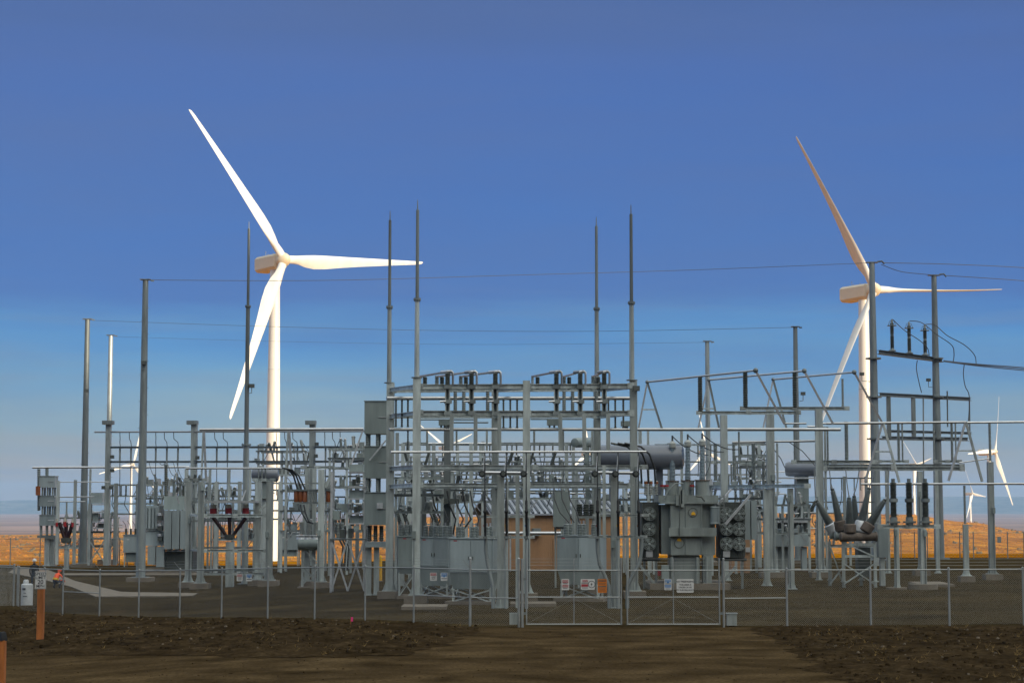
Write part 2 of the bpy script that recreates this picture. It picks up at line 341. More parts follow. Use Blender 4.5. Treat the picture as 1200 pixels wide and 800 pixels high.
def fan(name, Ys, zfun, half, nx, m):
    mb = MB(); vs = []; fs = []
    for Y in Ys:
        for i in range(nx + 1):
            X = (i / nx * 2 - 1) * half(Y); vs.append((X, Y, zfun(X, Y)))
    for j in range(len(Ys) - 1):
        for i in range(nx):
            a = j * (nx + 1) + i; fs.append((a, a + 1, a + nx + 2, a + nx + 1))
    mb.add(vs, fs); return mb.build(name, m, ang=180)

def ground_mat(name, cols, scale, bump, bscale, rough=.95, dist=.04, stretch=None, ruts=None):
    m = bpy.data.materials.new(name); m.use_nodes = True; nt = m.node_tree; b = nt.nodes['Principled BSDF']
    b.inputs['Roughness'].default_value = rough; b.inputs['Specular IOR Level'].default_value = 0.0
    g = nt.nodes.new('ShaderNodeNewGeometry'); src = g.outputs['Position']
    if stretch:
        mp = nt.nodes.new('ShaderNodeMapping'); mp.inputs['Scale'].default_value = stretch; nt.links.new(src, mp.inputs['Vector']); src = mp.outputs['Vector']
    n = nt.nodes.new('ShaderNodeTexNoise'); n.inputs['Scale'].default_value = scale; n.inputs['Detail'].default_value = 9; n.inputs['Roughness'].default_value = .68
    nt.links.new(src, n.inputs['Vector'])
    r = nt.nodes.new('ShaderNodeValToRGB'); el = r.color_ramp.elements
    while len(el) < len(cols): el.new(.5)
    for i, c in enumerate(cols): el[i].position = .3 + .42 * i / (len(cols) - 1); el[i].color = (*c, 1)
    nt.links.new(n.outputs['Fac'], r.inputs['Fac'])
    n2 = nt.nodes.new('ShaderNodeTexNoise'); n2.inputs['Scale'].default_value = bscale; n2.inputs['Detail'].default_value = 6; n2.inputs['Roughness'].default_value = .7
    nt.links.new(src, n2.inputs['Vector'])
    mxx = nt.nodes.new('ShaderNodeMix'); mxx.data_type = 'RGBA'; mxx.blend_type = 'MULTIPLY'; mxx.inputs['Factor'].default_value = .75
    r4 = nt.nodes.new('ShaderNodeMapRange'); r4.inputs['From Min'].default_value = .3; r4.inputs['From Max'].default_value = .7; r4.inputs['To Min'].default_value = .35; r4.inputs['To Max'].default_value = 1.5
    nt.links.new(n2.outputs['Fac'], r4.inputs['Value'])
    nt.links.new(r.outputs['Color'], mxx.inputs['A']); nt.links.new(r4.outputs['Result'], mxx.inputs['B']); outc = mxx.outputs['Result']
    if ruts:                                   # compacted wheel lanes and loose ridges between them
        mpr = nt.nodes.new('ShaderNodeMapping'); mpr.inputs['Scale'].default_value = ruts; nt.links.new(g.outputs['Position'], mpr.inputs['Vector'])
        nr = nt.nodes.new('ShaderNodeTexNoise'); nr.inputs['Scale'].default_value = 1.0; nr.inputs['Detail'].default_value = 5; nr.inputs['Distortion'].default_value = .6; nt.links.new(mpr.outputs['Vector'], nr.inputs['Vector'])
        rr = nt.nodes.new('ShaderNodeMapRange'); rr.inputs['From Min'].default_value = .36; rr.inputs['From Max'].default_value = .64; rr.inputs['To Min'].default_value = .76; rr.inputs['To Max'].default_value = 1.16; nt.links.new(nr.outputs['Fac'], rr.inputs['Value'])
        mr_ = nt.nodes.new('ShaderNodeMix'); mr_.data_type = 'RGBA'; mr_.blend_type = 'MULTIPLY'; mr_.inputs['Factor'].default_value = 1.0; nt.links.new(outc, mr_.inputs['A']); nt.links.new(rr.outputs['Result'], mr_.inputs['B']); outc = mr_.outputs['Result']
    nt.links.new(outc, b.inputs['Base Color'])
    bp = nt.nodes.new('ShaderNodeBump'); bp.inputs['Strength'].default_value = bump; bp.inputs['Distance'].default_value = dist
    nt.links.new(n2.outputs['Fac'], bp.inputs['Height']); nt.links.new(bp.outputs['Normal'], b.inputs['Normal'])
    return m
m_road = ground_mat('packed_dirt', [(.040, .027, .013), (.066, .045, .023), (.096, .066, .034)], .5, .8, 9, stretch=(.9, 1.1, 1), ruts=(.45, .55, 1))
m_gravel = ground_mat('dark_gravel', [(.032, .023, .011), (.052, .038, .019), (.076, .056, .028)], .35, .9, 9, ruts=(.12, .3, 1))
m_clod = ground_mat('rough_dark_soil', [(.022, .015, .008), (.046, .031, .016), (.080, .056, .030)], 1.4, 1.0, 6, dist=.1, ruts=(.35, .5, 1))
m_field = ground_mat('golden_dry_grass', [(.22, .075, .002), (.62, .235, .007), (.90, .45, .04)], .02, 1.0, .11, dist=9.0, stretch=(.8, 1, 1))
m_plain = ground_mat('far_plain_soil', [(.22, .125, .09), (.30, .18, .13), (.46, .29, .21)], .0012, .2, .006, stretch=(.35, 1.2, 1))

Ysg = [-40 + 8 * i for i in range(25)]
ground = fan('ground', Ysg[:25] + [157, 158.5], lambda X, Y: gz(X), lambda Y: 130, 104, m_road); tag(ground, None, None, kind='structure')
Ysf = [158.5] + [158.5 + 12 * i for i in range(1, 30)] + [510 + 30 * i for i in range(30)] + [1400 + 25 * i for i in range(54)] + [2800 + 80 * i for i in range(12)]
field = fan('field', Ysf, land, lambda Y: 130 if Y < 160 else 90 + .55 * Y, 220, m_field); tag(field, None, None, kind='structure')
plain = fan('plain', [3000, 3600, 4400, 5600, 7200, 9000, 11500, 14500], lambda X, Y: -58.5, lambda Y: Y * .8, 20, m_plain); tag(plain, None, None, kind='structure')

# far ridge of low hills closing the plain
mb = MB(); vs = []; fs = []; n = 240
for i in range(n + 1):
    X = -9500 + 19000 * i / n
    px = 600 + F * X / 13000
    yt = 586.5 - 4.5 * sst(300, 1000, px) + 1.6 * noise.noise(Vector((X / 900, 0, 5))) + .8 * noise.noise(Vector((X / 250, 2, 5)))
    h = H + (590 - yt) * 13000 / F
    vs += [(X, 11800, -62), (X, 12500, -58.5 + (h + 58.5) * .5 + 5 * noise.noise(Vector((X / 400, 1, 1)))), (X, 13000, h), (X, 13900, -62)]
for i in range(n):
    for k in range(3): a = i * 4 + k; fs.append((a, a + 4, a + 5, a + 1))
mb.add(vs, fs); hills = mb.build('hills', ground_mat('far_hill_scrub', [(.10, .10, .09), (.14, .13, .11), (.18, .16, .12)], .002, .2, .008), ang=180); tag(hills, None, None, kind='structure')

# unseen hill behind the road: the low sun stands behind it, so the yard lies in its shade
HR, YR = 83.0, 180.0
vs = []; fs = []; nx = 420; prof = [(-22, 0), (-60, .2), (-105, .52), (-150, .86), (-180, 1), (-230, .86), (-330, .4), (-460, 0)]
for i in range(nx + 1):
    X = -700 + 1700 * i / nx
    for (y, t) in prof:
        k = noise.noise(Vector((X / 120, y / 90, 9)))
        hr = HR - 8 * sst(340, 351, X) + 17 * sst(357, 367, X)  # unseen ridge shaped: dip lets sun reach one pole, rise shades the frame
        vs.append((X, y, (gz(X) - .3) + hr * t + (k * 3 * t if 0 < t < .95 else k * .8 * t)))
m_ = len(prof)
for i in range(nx):
    for k in range(m_ - 1): a = i * m_ + k; fs.append((a, a + m_, a + m_ + 1, a + 1))
hill = MB().add(vs, fs).build('hill', ground_mat('dark_hill_grass', [(.07, .055, .03), (.11, .085, .045), (.15, .12, .065)], .05, .5, .8), ang=180); tag(hill, None, None, kind='structure')  # dark dry grass, keeps orange bounce off the yard

# ------------------------------------------------------------------ fence line (photo column -> distance)
YG = 69.4                                                   # gate and right-hand fence
fenceL = lin(22, 91.5, 551, YG + .6)                        # left-hand fence, running away to the left
def Xat(px, Y): return P(px, 690, Y).x

# gravel of the yard: from the fence back to the far edge, a sheet just above the ground
def sheet(name, rows, zoff, m, nx=60, amp=0.0, zf=gz):
    vs = []; fs = []
    for (Y, xl, xr) in rows:
        for i in range(nx + 1):
            X = xl + (xr - xl) * i / nx; e = 0.0
            if amp:
                edge = min(1, i / 3, (nx - i) / 3)
                e = amp * edge * (noise.noise(Vector((X * 1.1, Y * 1.1, 0))) * .6 + noise.noise(Vector((X * 3.1, Y * 3.1, 4))) * .5 + noise.noise(Vector((X * .3, Y * .3, 2))) * .5 + .35)
            vs.append((X, Y, zf(X) + zoff + max(0, e)))
    for j in range(len(rows) - 1):
        for i in range(nx): a = j * (nx + 1) + i; fs.append((a, a + 1, a + nx + 2, a + nx + 1))
    return MB().add(vs, fs).build(name, m, ang=180)
def xl_pad(Y):
    if Y >= 91.4: return -60
    lo, hi = 22.0, 551.0
    for _ in range(30):
        mid = (lo + hi) / 2
        if fenceL(mid) > Y: lo = mid
        else: hi = mid
    return Xat(lo, Y) - .4
rows = [(YG + .1 + .6 * i, xl_pad(YG + .1 + .6 * i) if i else -2.2, 75) for i in range(37)] + [(92 + 6 * i, -60, 75) for i in range(11)] + [(156.5, -60, 75)]
pad = sheet('gravel', rows, .006, m_gravel, 90); tag(pad, None, None, kind='structure')
# rough soil pushed up either side of the gate road
def leftsoil(Y):
    if Y < 53: return -2 - (53 - Y) * 3.5
    return -3.4 + 2.2 * sst(53, 68, Y)
def soil0(X): return 56.3 + 7.2 * sst(-3, -19, X) + .9 * noise.noise(Vector((X * .25, 0, 8))) + .5 * noise.noise(Vector((X * 1.1, 4, 8)))
vs = []; fs = []; NX, NY = 190, 44
for jj in range(NY + 1):
    for ii in range(NX + 1):
        X0 = -48 + 46 * ii / NX; Y = soil0(X0) + (69.2 - soil0(X0)) * jj / NY
        X = X0 + (leftsoil(Y) + 2.0 + .7 * noise.noise(Vector((Y * .8, 4, 2)))) * (ii / NX) ** 3
        e = .15 * min(1, ii / 4, (NX - ii) / 4, jj / 4) * (noise.noise(Vector((X * 1.1, Y * 1.1, 0))) * .6 + noise.noise(Vector((X * 3.1, Y * 3.1, 4))) * .5 + noise.noise(Vector((X * .3, Y * .3, 2))) * .5 + .35)
        vs.append((X, Y, gz(X) + .01 + max(0, e)))
for jj in range(NY):
    for ii in range(NX): a = jj * (NX + 1) + ii; fs.append((a, a + 1, a + NX + 2, a + NX + 1))
tag(MB().add(vs, fs).build('rough_ground', m_clod, ang=180), None, None, kind='structure')
rowsL = []
rowsL += [(68.8 + .6 * i, -46, xl_pad(max(YG, 68.8 + .6 * i)) - .1) for i in range(38)]
soilL = sheet('rough_ground', rowsL, .01, m_clod, 150, .15); tag(soilL, None, None, kind='structure')
def rightsoil(Y): return 9.6 - (Y - 46) * .05 + .8 * noise.noise(Vector((Y * .3, 3, 1)))
rowsR = [(45 + .4 * i, Xat(985 - (45 + .4 * i - 46) * 4.6, 45 + .4 * i) + 1.0 * noise.noise(Vector((i * .2, 5, 8))) + .6 * noise.noise(Vector((i * .9, 1, 8))), 46) for i in range(61)]
soilR = sheet('rough_ground', rowsR, .01, m_clod, 150, .12); tag(soilR, None, None, kind='structure')
# clods and stones scattered over the rough soil: nobody could count them
mb = MB(); rc = random.Random(3)
def rock(c, r):
    a = rc.random() * 6.28; vs = []
    for k in range(5):
        q = a + k * 6.283 / 5; vs.append(c + Vector((math.cos(q) * r * rc.uniform(.7, 1.2), math.sin(q) * r * rc.uniform(.7, 1.2), -r * .3)))
    for k in range(4):
        q = a + .5 + k * 6.283 / 4; vs.append(c + Vector((math.cos(q) * r * .75 * rc.uniform(.7, 1.1), math.sin(q) * r * .7, r * rc.uniform(.25, .55))))
    fs = [(5, 6, 7, 8)] + [(0, 1, 6, 5), (1, 2, 6), (2, 3, 7, 6), (3, 4, 8, 7), (4, 0, 5, 8)]
    mb.add(vs, fs)
def inside_l(X, Y):
    if Y < YG: return X < leftsoil(Y) - .1 and Y > soil0(X) + .2
    return X < xl_pad(Y) - .5
for i in range(5200):
    Y = rc.uniform(51.5, 90); X = rc.uniform(-27, -1)
    if inside_l(X, Y) and noise.noise(Vector((X * .35, Y * .35, 2))) > -.35: rock(Vector((X, Y, gz(X) + .09)), .015 + .085 * rc.random() ** 4)
for i in range(4200):
    Y = rc.uniform(46, YG - .3); X = rc.uniform(4, 26)
    if X > Xat(990 - (Y - 46) * 4.6, Y) and noise.noise(Vector((X * .35, Y * .35, 2))) > -.35: rock(Vector((X, Y, gz(X) + .07)), .015 + .09 * rc.random() ** 4)
ro = mb.build('rubble', m_clod, smooth=False); tag(ro, None, None, kind='stuff')
mb = MB()
for i in range(3200):
    Y = rc.uniform(46.5, 69); X = rc.uniform(-24, 24); rock(Vector((X, Y, gz(X) + .008)), .010 + .035 * rc.random() ** 4)
ro = mb.build('pebbles', m_road, smooth=False); tag(ro, None, None, kind='stuff')
# sunlit dry brush on the far field, and pale stones and straw in the soil
mb = MB()
def tuft(c, r, h, k=5):
    a = rc.random() * 6.28; vs = [c + Vector((math.cos(a + 6.283 * i / k) * r * rc.uniform(.7, 1.3), math.sin(a + 6.283 * i / k) * r, -.3)) for i in range(k)]
    vs += [c + Vector((math.cos(a + 6.283 * i / k) * r * rc.uniform(.4, .9), math.sin(a + 6.283 * i / k) * r * .7, h * rc.uniform(.5, 1))) for i in range(k)]
    mb.add(vs, [(i, (i + 1) % k, k + (i + 1) % k, k + i) for i in range(k)] + [tuple(range(k, 2 * k))])
for i in range(9000):
    Y = 1330 + 1080 * rc.random() ** 1.15; X = rc.uniform(-.34, .34) * Y
    if noise.noise(Vector((X / 70, Y / 110, 7))) > -.12: tuft(Vector((X, Y, land(X, Y))), .5 + 1.6 * rc.random() ** 2, .5 + 1.5 * rc.random() ** 2)
tag(mb.build('brush', m_field, smooth=False), None, None, kind='stuff')
mb = MB()
for i in range(260):
    Y = 1500 + 900 * rc.random(); X = rc.uniform(-.34, .34) * Y; c0 = Vector((X, Y, land(X, Y)))
    for q in range(3): tuft(c0 + Vector((rc.uniform(-2, 2), rc.uniform(-2, 2), .3)), 1 + 1.2 * rc.random(), 1 + 1.6 * rc.random(), 6)
tag(mb.build('sagebrush', mat('sagebrush_leaves', (.16, .105, .03), .9, 0, .3, .5), smooth=False), None, None, kind='stuff')
mb = MB()
for i in range(600):
    sd = rc.random() < .6; Y = rc.uniform(47, 88) if sd else rc.uniform(46, YG - .3); X = rc.uniform(-27, -1) if sd else rc.uniform(4, 26)
    if (inside_l(X, Y) and Y > 52) if sd else X > Xat(990 - (Y - 46) * 4.6, Y): rock(Vector((X, Y, gz(X) + .13)), .015 + .05 * rc.random() ** 3)
tag(mb.build('stones', mat('pale_stone', (.125, .098, .068), .9, 0, .4, 6), smooth=False), None, None, kind='stuff')
mb = MB()
for i in range(2600):
    sd = rc.random() < .6; Y = rc.uniform(51, 90) if sd else rc.uniform(46, YG - .3); X = rc.uniform(-27, -1) if sd else rc.uniform(4, 26)
    if noise.noise(Vector((X * .5, Y * .3, 5))) < .05: continue
    if (inside_l(X, Y) if sd else X > Xat(980 - (Y - 46) * 4.6, Y)):
        c = Vector((X, Y, gz(X) + .06)); 
        for q in range(4):
            d = Vector((rc.uniform(-1, 1), rc.uniform(-1, 1), rc.uniform(.15, 1))).normalized() * rc.uniform(.08, .22); w = d.cross(Vector((.3, 1, .2))).normalized() * .006; mb.add([c - w, c + w, c + d], [(0, 1, 2)])
tag(mb.build('dry_grass', mat('straw', (.26, .17, .06), .9, 0, .3, 6), smooth=False), None, None, kind='stuff')
# pale concrete walk in the left of the yard
wp = [(95, 668), (60, 671), (25, 673), (60, 684), (112, 699), (228, 697.5), (228, 695), (150, 693), (132, 686), (100, 682), (92, 676)]
def flat(name, pts, h, m):
    b = [G(*p) for p in pts]; n = len(b)
    vs = [v + Vector((0, 0, .02 - v.z + gz(v.x) + h)) for v in b] + [Vector((v.x, v.y, gz(v.x) - .2)) for v in b]
    return MB().add(vs, [tuple(range(n))] + [(i, (i + 1) % n, n + (i + 1) % n, n + i) for i in range(n)]).build(name, m, smooth=False)
tag(flat('path', [(20, 664.5), (52, 666), (88, 681), (142, 694), (231, 695.5), (226, 698.5), (112, 699.5), (84, 688), (50, 679), (10, 671)], .03, 'conc'), None, None, kind='structure')
tag(flat('path', [(75, 672), (290, 671.5), (290, 673.3), (75, 674)], .03, 'conc'), None, None, kind='structure')

# ------------------------------------------------------------------ wind turbines
BL = 44.5
def blade_mesh():
    st = [(0, 1.9, 1.9, 0), (.03, 1.9, 1.9, 0), (.07, 2.1, 1.75, 12), (.12, 2.8, 1.25, 13), (.18, 3.25, .95, 12), (.26, 3.15, .75, 10), (.38, 2.6, .55, 7), (.5, 2.15, .42, 5), (.63, 1.75, .32, 3), (.76, 1.35, .23, 1.5), (.88, 1.0, .22, .5), (.96, .8, .2, 0), (.99, .55, .16, 0), (1, .15, .08, 0)]
    n = 16; vs = []; fs = []
    for t, c, th, tw in st:
        for k in range(n):
            q = 2 * math.pi * k / n; x = math.cos(q) * c / 2; y = math.sin(q) * th / 2
            if c > th * 1.15:
                s = (x / c + .5); y *= 1.25 * (s ** .5 if s > 0 else 0) if s < .95 else .9   # blunt leading edge, thin trailing edge
                x += -c * .5 + .95 + (c - 1.9) * .18
                x = x if True else x
            a = R(tw); x *= 1.14
            vs.append((x * math.cos(a) - y * math.sin(a), x * math.sin(a) + y * math.cos(a) - 1.3 * t * t, 1.3 + t * BL))
    m = len(st)
    for i in range(m - 1):
        for k in range(n): k2 = (k + 1) % n; fs.append((i * n + k, i * n + k2, (i + 1) * n + k2, (i + 1) * n + k))
    fs.append(tuple(range(n))[::-1]); fs.append(tuple((m - 1) * n + k for k in range(n)))
    me = bpy.data.meshes.new('blade'); me.from_pydata(vs, [], fs); me.materials.append(M['white']); me.shade_smooth(); me.set_sharp_from_angle(angle=R(60)); return me
BLADE = blade_mesh()
def turbine(label, px, py, D, ang, psi, pitch, off=(0, 0, 0), group='wind turbines'):
    hub = P(px, py, D); ps = R(psi); tl = R(5)
    nv = Vector((math.sin(ps), -math.cos(ps), 0)); rt = Vector((math.cos(ps), math.sin(ps), 0))
    ax = (nv * math.cos(tl) + Vector((0, 0, math.sin(tl)))); up = (Vector((0, 0, math.cos(tl))) - nv * math.sin(tl))
    tc_ = hub - nv * 4.6 - Vector((0, 0, .4)); zg = land(tc_.x, tc_.y) - .5
    T = thing('wind_turbine', label, 'wind turbine', (tc_.x, tc_.y, zg), group)
    mb = MB(); zt = tc_.z - 1.9
    mb.lathe((tc_.x, tc_.y, zg), (tc_.x, tc_.y, zt), [(0, 2.1), (.02, 2.1), (.33, 1.86), (.335, 1.88), (.34, 1.85), (.66, 1.58), (.665, 1.6), (.67, 1.57), (.985, 1.3), (1, 1.34)], 40).build('tower', 'white', T)
    for f_ in (.335, .665): z_ = zg + (zt - zg) * f_; r_ = 2.1 - .72 * f_ * 1.06; MB().cyl((tc_.x, tc_.y, z_ - .05), (tc_.x, tc_.y, z_ + .05), r_ + .06, n=40).build('section_joint', 'galvl', T)
    # nacelle: a long box with chamfered edges, lower at the tail
    prof = [(-1.75, 1.25), (-1.3, 1.75), (1.3, 1.75), (1.75, 1.3), (1.75, -1.2), (1.25, -1.75), (-1.25, -1.75), (-1.75, -1.2)]
    vs = []; fs = []
    for s, k, dz in ((3.0, .86, 0), (2.6, 1.12, 0), (-6.6, 1.2, -.2), (-7.4, 1.1, -.1), (-7.7, .9, 0)):
        for x, z in prof: vs.append(tc_ + nv * s + rt * x * k + Vector((0, 0, z * k + dz + .1)))
    for i in range(4):
        for k in range(8): k2 = (k + 1) % 8; fs.append((i * 8 + k, i * 8 + k2, (i + 1) * 8 + k2, (i + 1) * 8 + k))
    fs += [tuple(range(8)), tuple(range(32, 40))[::-1]]
    nac = MB().add(vs, fs).build('nacelle', 'nac', T, ang=30)
    for d, x, h in ((-3.9, -.6, 1.6), (-4.6, .5, 1.1), (-1.6, .3, 1.0)): b = tc_ + nv * d + rt * x + Vector((0, 0, 1.8)); m2 = MB(); m2.cyl(b, b + Vector((0, 0, h)), .06, .04, 6); m2.cyl(b + Vector((0, 0, h - .3)) - nv * .35, b + Vector((0, 0, h - .3)) + nv * .35, .05, .05, 6); m2.build('weather_mast', 'galvd', nac)
    MB().lathe(hub - ax * 1.75, hub + ax * 2.0, [(0, 1.6), (.12, 1.85), (.5, 1.85), (.7, 1.45), (.85, 1.05), (.95, .6), (1, .1)], 22).build('hub', 'nac', T)
    for i in range(3):
        a = R(ang + 120 * i + off[i]); d = rt * math.cos(a) + up * math.sin(a)
        X = ax.cross(d).normalized(); Y_ = d.cross(X)                       # X: in the rotor plane
        rotm = Matrix((X, Y_, d)).transposed().to_4x4() @ Matrix.Rotation(R(pitch), 4, 'Z')
        b = bpy.data.objects.new('blade', BLADE); COL.objects.link(b); b.parent = T
        b.matrix_local = Matrix.Translation(hub - Vector(T.location)) @ rotm
    return T
turbine('large white wind turbine on the left, behind the slim grey mast', 333, 304, 490, 3.0, 38, 4, (0, 1, 4.5))
turbine('large cream wind turbine partly hidden by the near pole of the dead-end frame', 1025, 339, 495, 1.5, 30, 84, (0, -2.5, -4))
turbine('small wind turbine at the far right edge with one blade reaching almost to the ground', 1166, 529, 1345, 62, 53, 20)
turbine('smallest distant wind turbine, behind the crest right of the dead-end frame', 1140, 578, 2880, -7, 50, 20)
turbine('distant wind turbine seen between the two poles of the dead-end frame', 1074, 544, 2620, 11, 48, 20)
turbine('distant wind turbine seen through the middle of the central steel rack', 522, 524, 2300, 22, 37, 10)
turbine('distant wind turbine behind the left feeder bays, between two tall poles', 156, 544, 2280, 74, 37, 10)
turbine('distant wind turbine half hidden behind the sunlit pole beside the big transformer', 828, 529, 2250, 98, 37, 10)
turbine('distant wind turbine glimpsed right of centre through the steel rack', 690, 531, 2250, 93, 37, 10)

# ------------------------------------------------------------------ the air between here and the far hills
hz = bpy.data.materials.new('haze'); hz.use_nodes = True; nt = hz.node_tree
for nd in list(nt.nodes):
    if nd.type != 'OUTPUT_MATERIAL': nt.nodes.remove(nd)
pv = nt.nodes.new('ShaderNodeVolumePrincipled'); pv.inputs['Density'].default_value = 6.5e-5; pv.inputs['Color'].default_value = (.33, .60, 1.0, 1); pv.inputs['Anisotropy'].default_value = 0.0
nt.links.new(pv.outputs['Volume'], [x for x in nt.nodes if x.type == 'OUTPUT_MATERIAL'][0].inputs['Volume'])
tag(MB().box((0, 6700, 45), (26000, 15200, 222)).build('haze', hz, smooth=False), None, None, kind='stuff')
SC.cycles.use_denoising = True
SC.cycles.denoiser = 'OPENIMAGEDENOISE'; SC.cycles.denoising_input_passes = 'RGB_ALBEDO_NORMAL'; SC.cycles.denoising_prefilter = 'ACCURATE'
SC.cycles.volume_bounces = 1
# ================================================================== fences, gate, signs, people
def mesh_panel(T, p1, p2, h, name='chain_mesh', pitch=.075, r=.0021, z0=.05):
    """chain-link fabric: two families of slanting wires, each a thin three-sided rod"""
    p1, p2 = Vector(p1), Vector(p2); d = p2 - p1; d0 = Vector((d.x, d.y, 0)); L = d0.length; e = d0 / L; nrm = Vector((-e.y, e.x, 0))
    mb = MB(); n = int(L / pitch); hh = h - z0
    def pt(s, z):
        s = max(0, min(L, s)); b = p1.lerp(p2, s / L); return b + Vector((0, 0, z0 + z))
    vs = []; fs = []
    for sg in (1, -1):
        k0 = -int(hh / pitch) - 1
        for k in range(k0, n - k0):
            s0 = k * pitch; s1 = s0 + sg * hh
            a, b = 0.0, 1.0
            lo, hi = (s0, s1)
            # clip to the panel
            ts = sorted([(0 - s0) / (s1 - s0), (L - s0) / (s1 - s0)]); a = max(0, ts[0]); b = min(1, ts[1])
            if b - a < .02: continue
            q1 = pt(s0 + (s1 - s0) * a, hh * a) + nrm * .003 * sg; q2 = pt(s0 + (s1 - s0) * b, hh * b) + nrm * .003 * sg
            o = len(vs); sd = Vector((e.x * .7 * r, e.y * .7 * r, -sg * .7 * r))
            for q in (q1, q2): vs += [q + sd, q - sd, q + nrm * r]
            fs += [(o, o + 1, o + 4, o + 3), (o + 1, o + 2, o + 5, o + 4), (o + 2, o, o + 3, o + 5)]
    mb.add(vs, fs); return mb.build(name, 'fence', T, smooth=False)
def fence_run(label, pts, h, arms=None, brace=(), name='chain_link_fence', group=None, mesh=True, pr=.036, top=True, bottom=False, m='fence', tall=(), barb=True, pitch=.075, r=.0021):
    pts = [Vector(p) for p in pts]; T = thing(name, label, 'fence', pts[len(pts) // 2], group)
    for i, p in enumerate(pts):
        hp = h + (.38 if i in tall else .02)
        po = MB().cyl(p - Vector((0, 0, .1)), p + Vector((0, 0, hp)), pr, n=10).build('post', m, T)
        MB().ball(p + Vector((0, 0, hp)), pr * 1.15, 8).build('post_cap', m, po)
        if arms is not None: MB().bar(p + Vector((0, 0, h)), p + Vector((0, 0, h)) + Vector(arms), .03, .012).build('barb_arm', m, po)
    up = Vector((0, 0, h - .03))
    for a, b in zip(pts, pts[1:]):
        if top: MB().cyl(a + up, b + up, .024, n=8).build('top_rail', m, T)
        if mesh: mesh_panel(T, a, b, h - .04, pitch=pitch, r=r)
    for i in brace:
        MB().cyl(pts[i] + Vector((0, 0, h * .5)), pts[i + 1] + Vector((0, 0, h * .5)), .021, n=8).build('brace_rail', m, T)
    if barb:
        for k in (.35, .67, 1.0):
            off = Vector(arms) * k + Vector((0, 0, h)) if arms is not None else Vector((0, 0, h + .36 * k))
            MB().tube([p + off for p in pts], .004, 4).build('barbed_wire', m, T)
    return T
def fpt(px, Yf):
    Y = Yf(px) if callable(Yf) else Yf
    X = P(px, 690, Y).x; return Vector((X, Y, gz(X)))
FH = 2.1
lp = [22, 52, 74, 117, 163, 211, 260, 314, 369, 428, 485, 551]
fence_run('long chain-link fence left of the gate, its barb arms leaning outward', [fpt(p, fenceL) for p in lp], FH, arms=(-.26, -.1, .34), brace=(2, 10), tall=(11,))
fence_run('short chain-link fence panel between the long left fence and the double gate', [fpt(551, YG + .6), fpt(608, YG)], FH, brace=(0,), tall=(0, 1), pr=.05)
fence_run('chain-link fence right of the double gate running out of the picture', [fpt(848, YG), fpt(922, YG + .3), fpt(1020, YG + .4), fpt(1112, YG + .8), fpt(1199, YG + 1.2), fpt(1290, YG + 1.6), fpt(1380, YG + 2)], FH, brace=(0,), tall=(0,), pr=.04)
# the folded-back fence at the far left, two layers of fabric
pL = fpt(22, fenceL)
fence_run('chain-link fence at the left edge, doubled by a second layer of wire', [pL + Vector((-.25, .05, 0)), pL + Vector((-2.6, 1.6, 0)), pL + Vector((-5, 3.4, 0)), pL + Vector((-7.5, 5.2, 0))], FH + .1, arms=(-.26, -.1, .3), pitch=.06, r=.0018, pr=.045)
fence_run('second chain-link layer close behind the fence at the left edge', [pL + Vector((-.2, .5, 0)), pL + Vector((-2.6, 2.2, 0)), pL + Vector((-5, 4, 0)), pL + Vector((-7.5, 5.8, 0))], FH, pitch=.06, r=.0018, barb=False)
# far fence behind the yard
fence_run('dark chain-link fence far behind the yard on the right with a small grey plate', [Vector((P(px, 650, 156).x, 156, gz(0))) for px in (1035, 1056, 1072, 1087, 1100, 1125, 1141, 1181, 1200, 1230, 1260)], 2.15, arms=(.2, 0, .3), m='galvd', pitch=.3, r=.003, pr=.04)
fence_run('chain-link fence far behind the yard on the left', [Vector((P(px, 650, 156.2).x, 156.2, gz(-40))) for px in (-60, -20, 12, 47, 92, 140, 190)], 2.3, arms=(-.2, 0, .3), m='galvd', pitch=.3, r=.003, pr=.04)
pb = P(1171, 632, 155.85); t = thing('notice_plate', 'small grey plate wired to the far fence on the right', 'sign', pb); MB().box(pb, (.32, .02, .5)).build('plate', 'galvd', t); MB().box(pb + Vector((0, .04, .2)), (.3, .06, .03)).build('clip', 'galvd', t)

def gate_leaf(label, x1, x2, signpost=None):
    Y = YG; a, b = fpt(x1, Y), fpt(x2, Y); T = thing('gate_leaf', label, 'gate', (a + b) / 2, 'double chain-link gate')
    z0 = .09
    for p in (a, b): MB().cyl(p + Vector((0, 0, z0)), p + Vector((0, 0, FH + .42)), .028, n=10).build('stile', 'fence', T)
    c = (a + b) / 2; MB().cyl(c + Vector((0, 0, z0 + .03)), c + Vector((0, 0, FH + .4)), .019, n=8).build('centre_post', 'fence', T)
    for z in (z0 + .02, FH * .52, FH - .03): MB().cyl(a + Vector((.03, 0, z)), b + Vector((-.03, 0, z)), .024, n=8).build('rail', 'fence', T)
    MB().tube([a + Vector((.05, .02, z0 + .06)), c + Vector((0, .02, FH * .5))], .0035, 5).build('truss_rod', 'fence', T)
    MB().tube([b + Vector((-.05, .02, z0 + .06)), c + Vector((0, .02, FH * .5))], .0035, 5).build('truss_rod', 'fence', T)
    mesh_panel(T, a, b, FH - .04, z0=z0 + .03)
    for k in (.15, .27, .39): MB().tube([a + Vector((0, 0, FH + k)), b + Vector((0, 0, FH + k))], .004, 4).build('barbed_wire', 'fence', T)
    for z in (.5, FH - .35): MB().box((a if x1 < 700 else b) + Vector((-.07 if x1 < 700 else .07, 0, z)), (.1, .05, .09)).build('hinge', 'galvd', T)
    return T
gate_leaf('left leaf of the chain-link gate, carrying the orange and white signs', 617, 728)
gate_leaf('right leaf of the chain-link gate, carrying the blue and white signs', 735, 843)
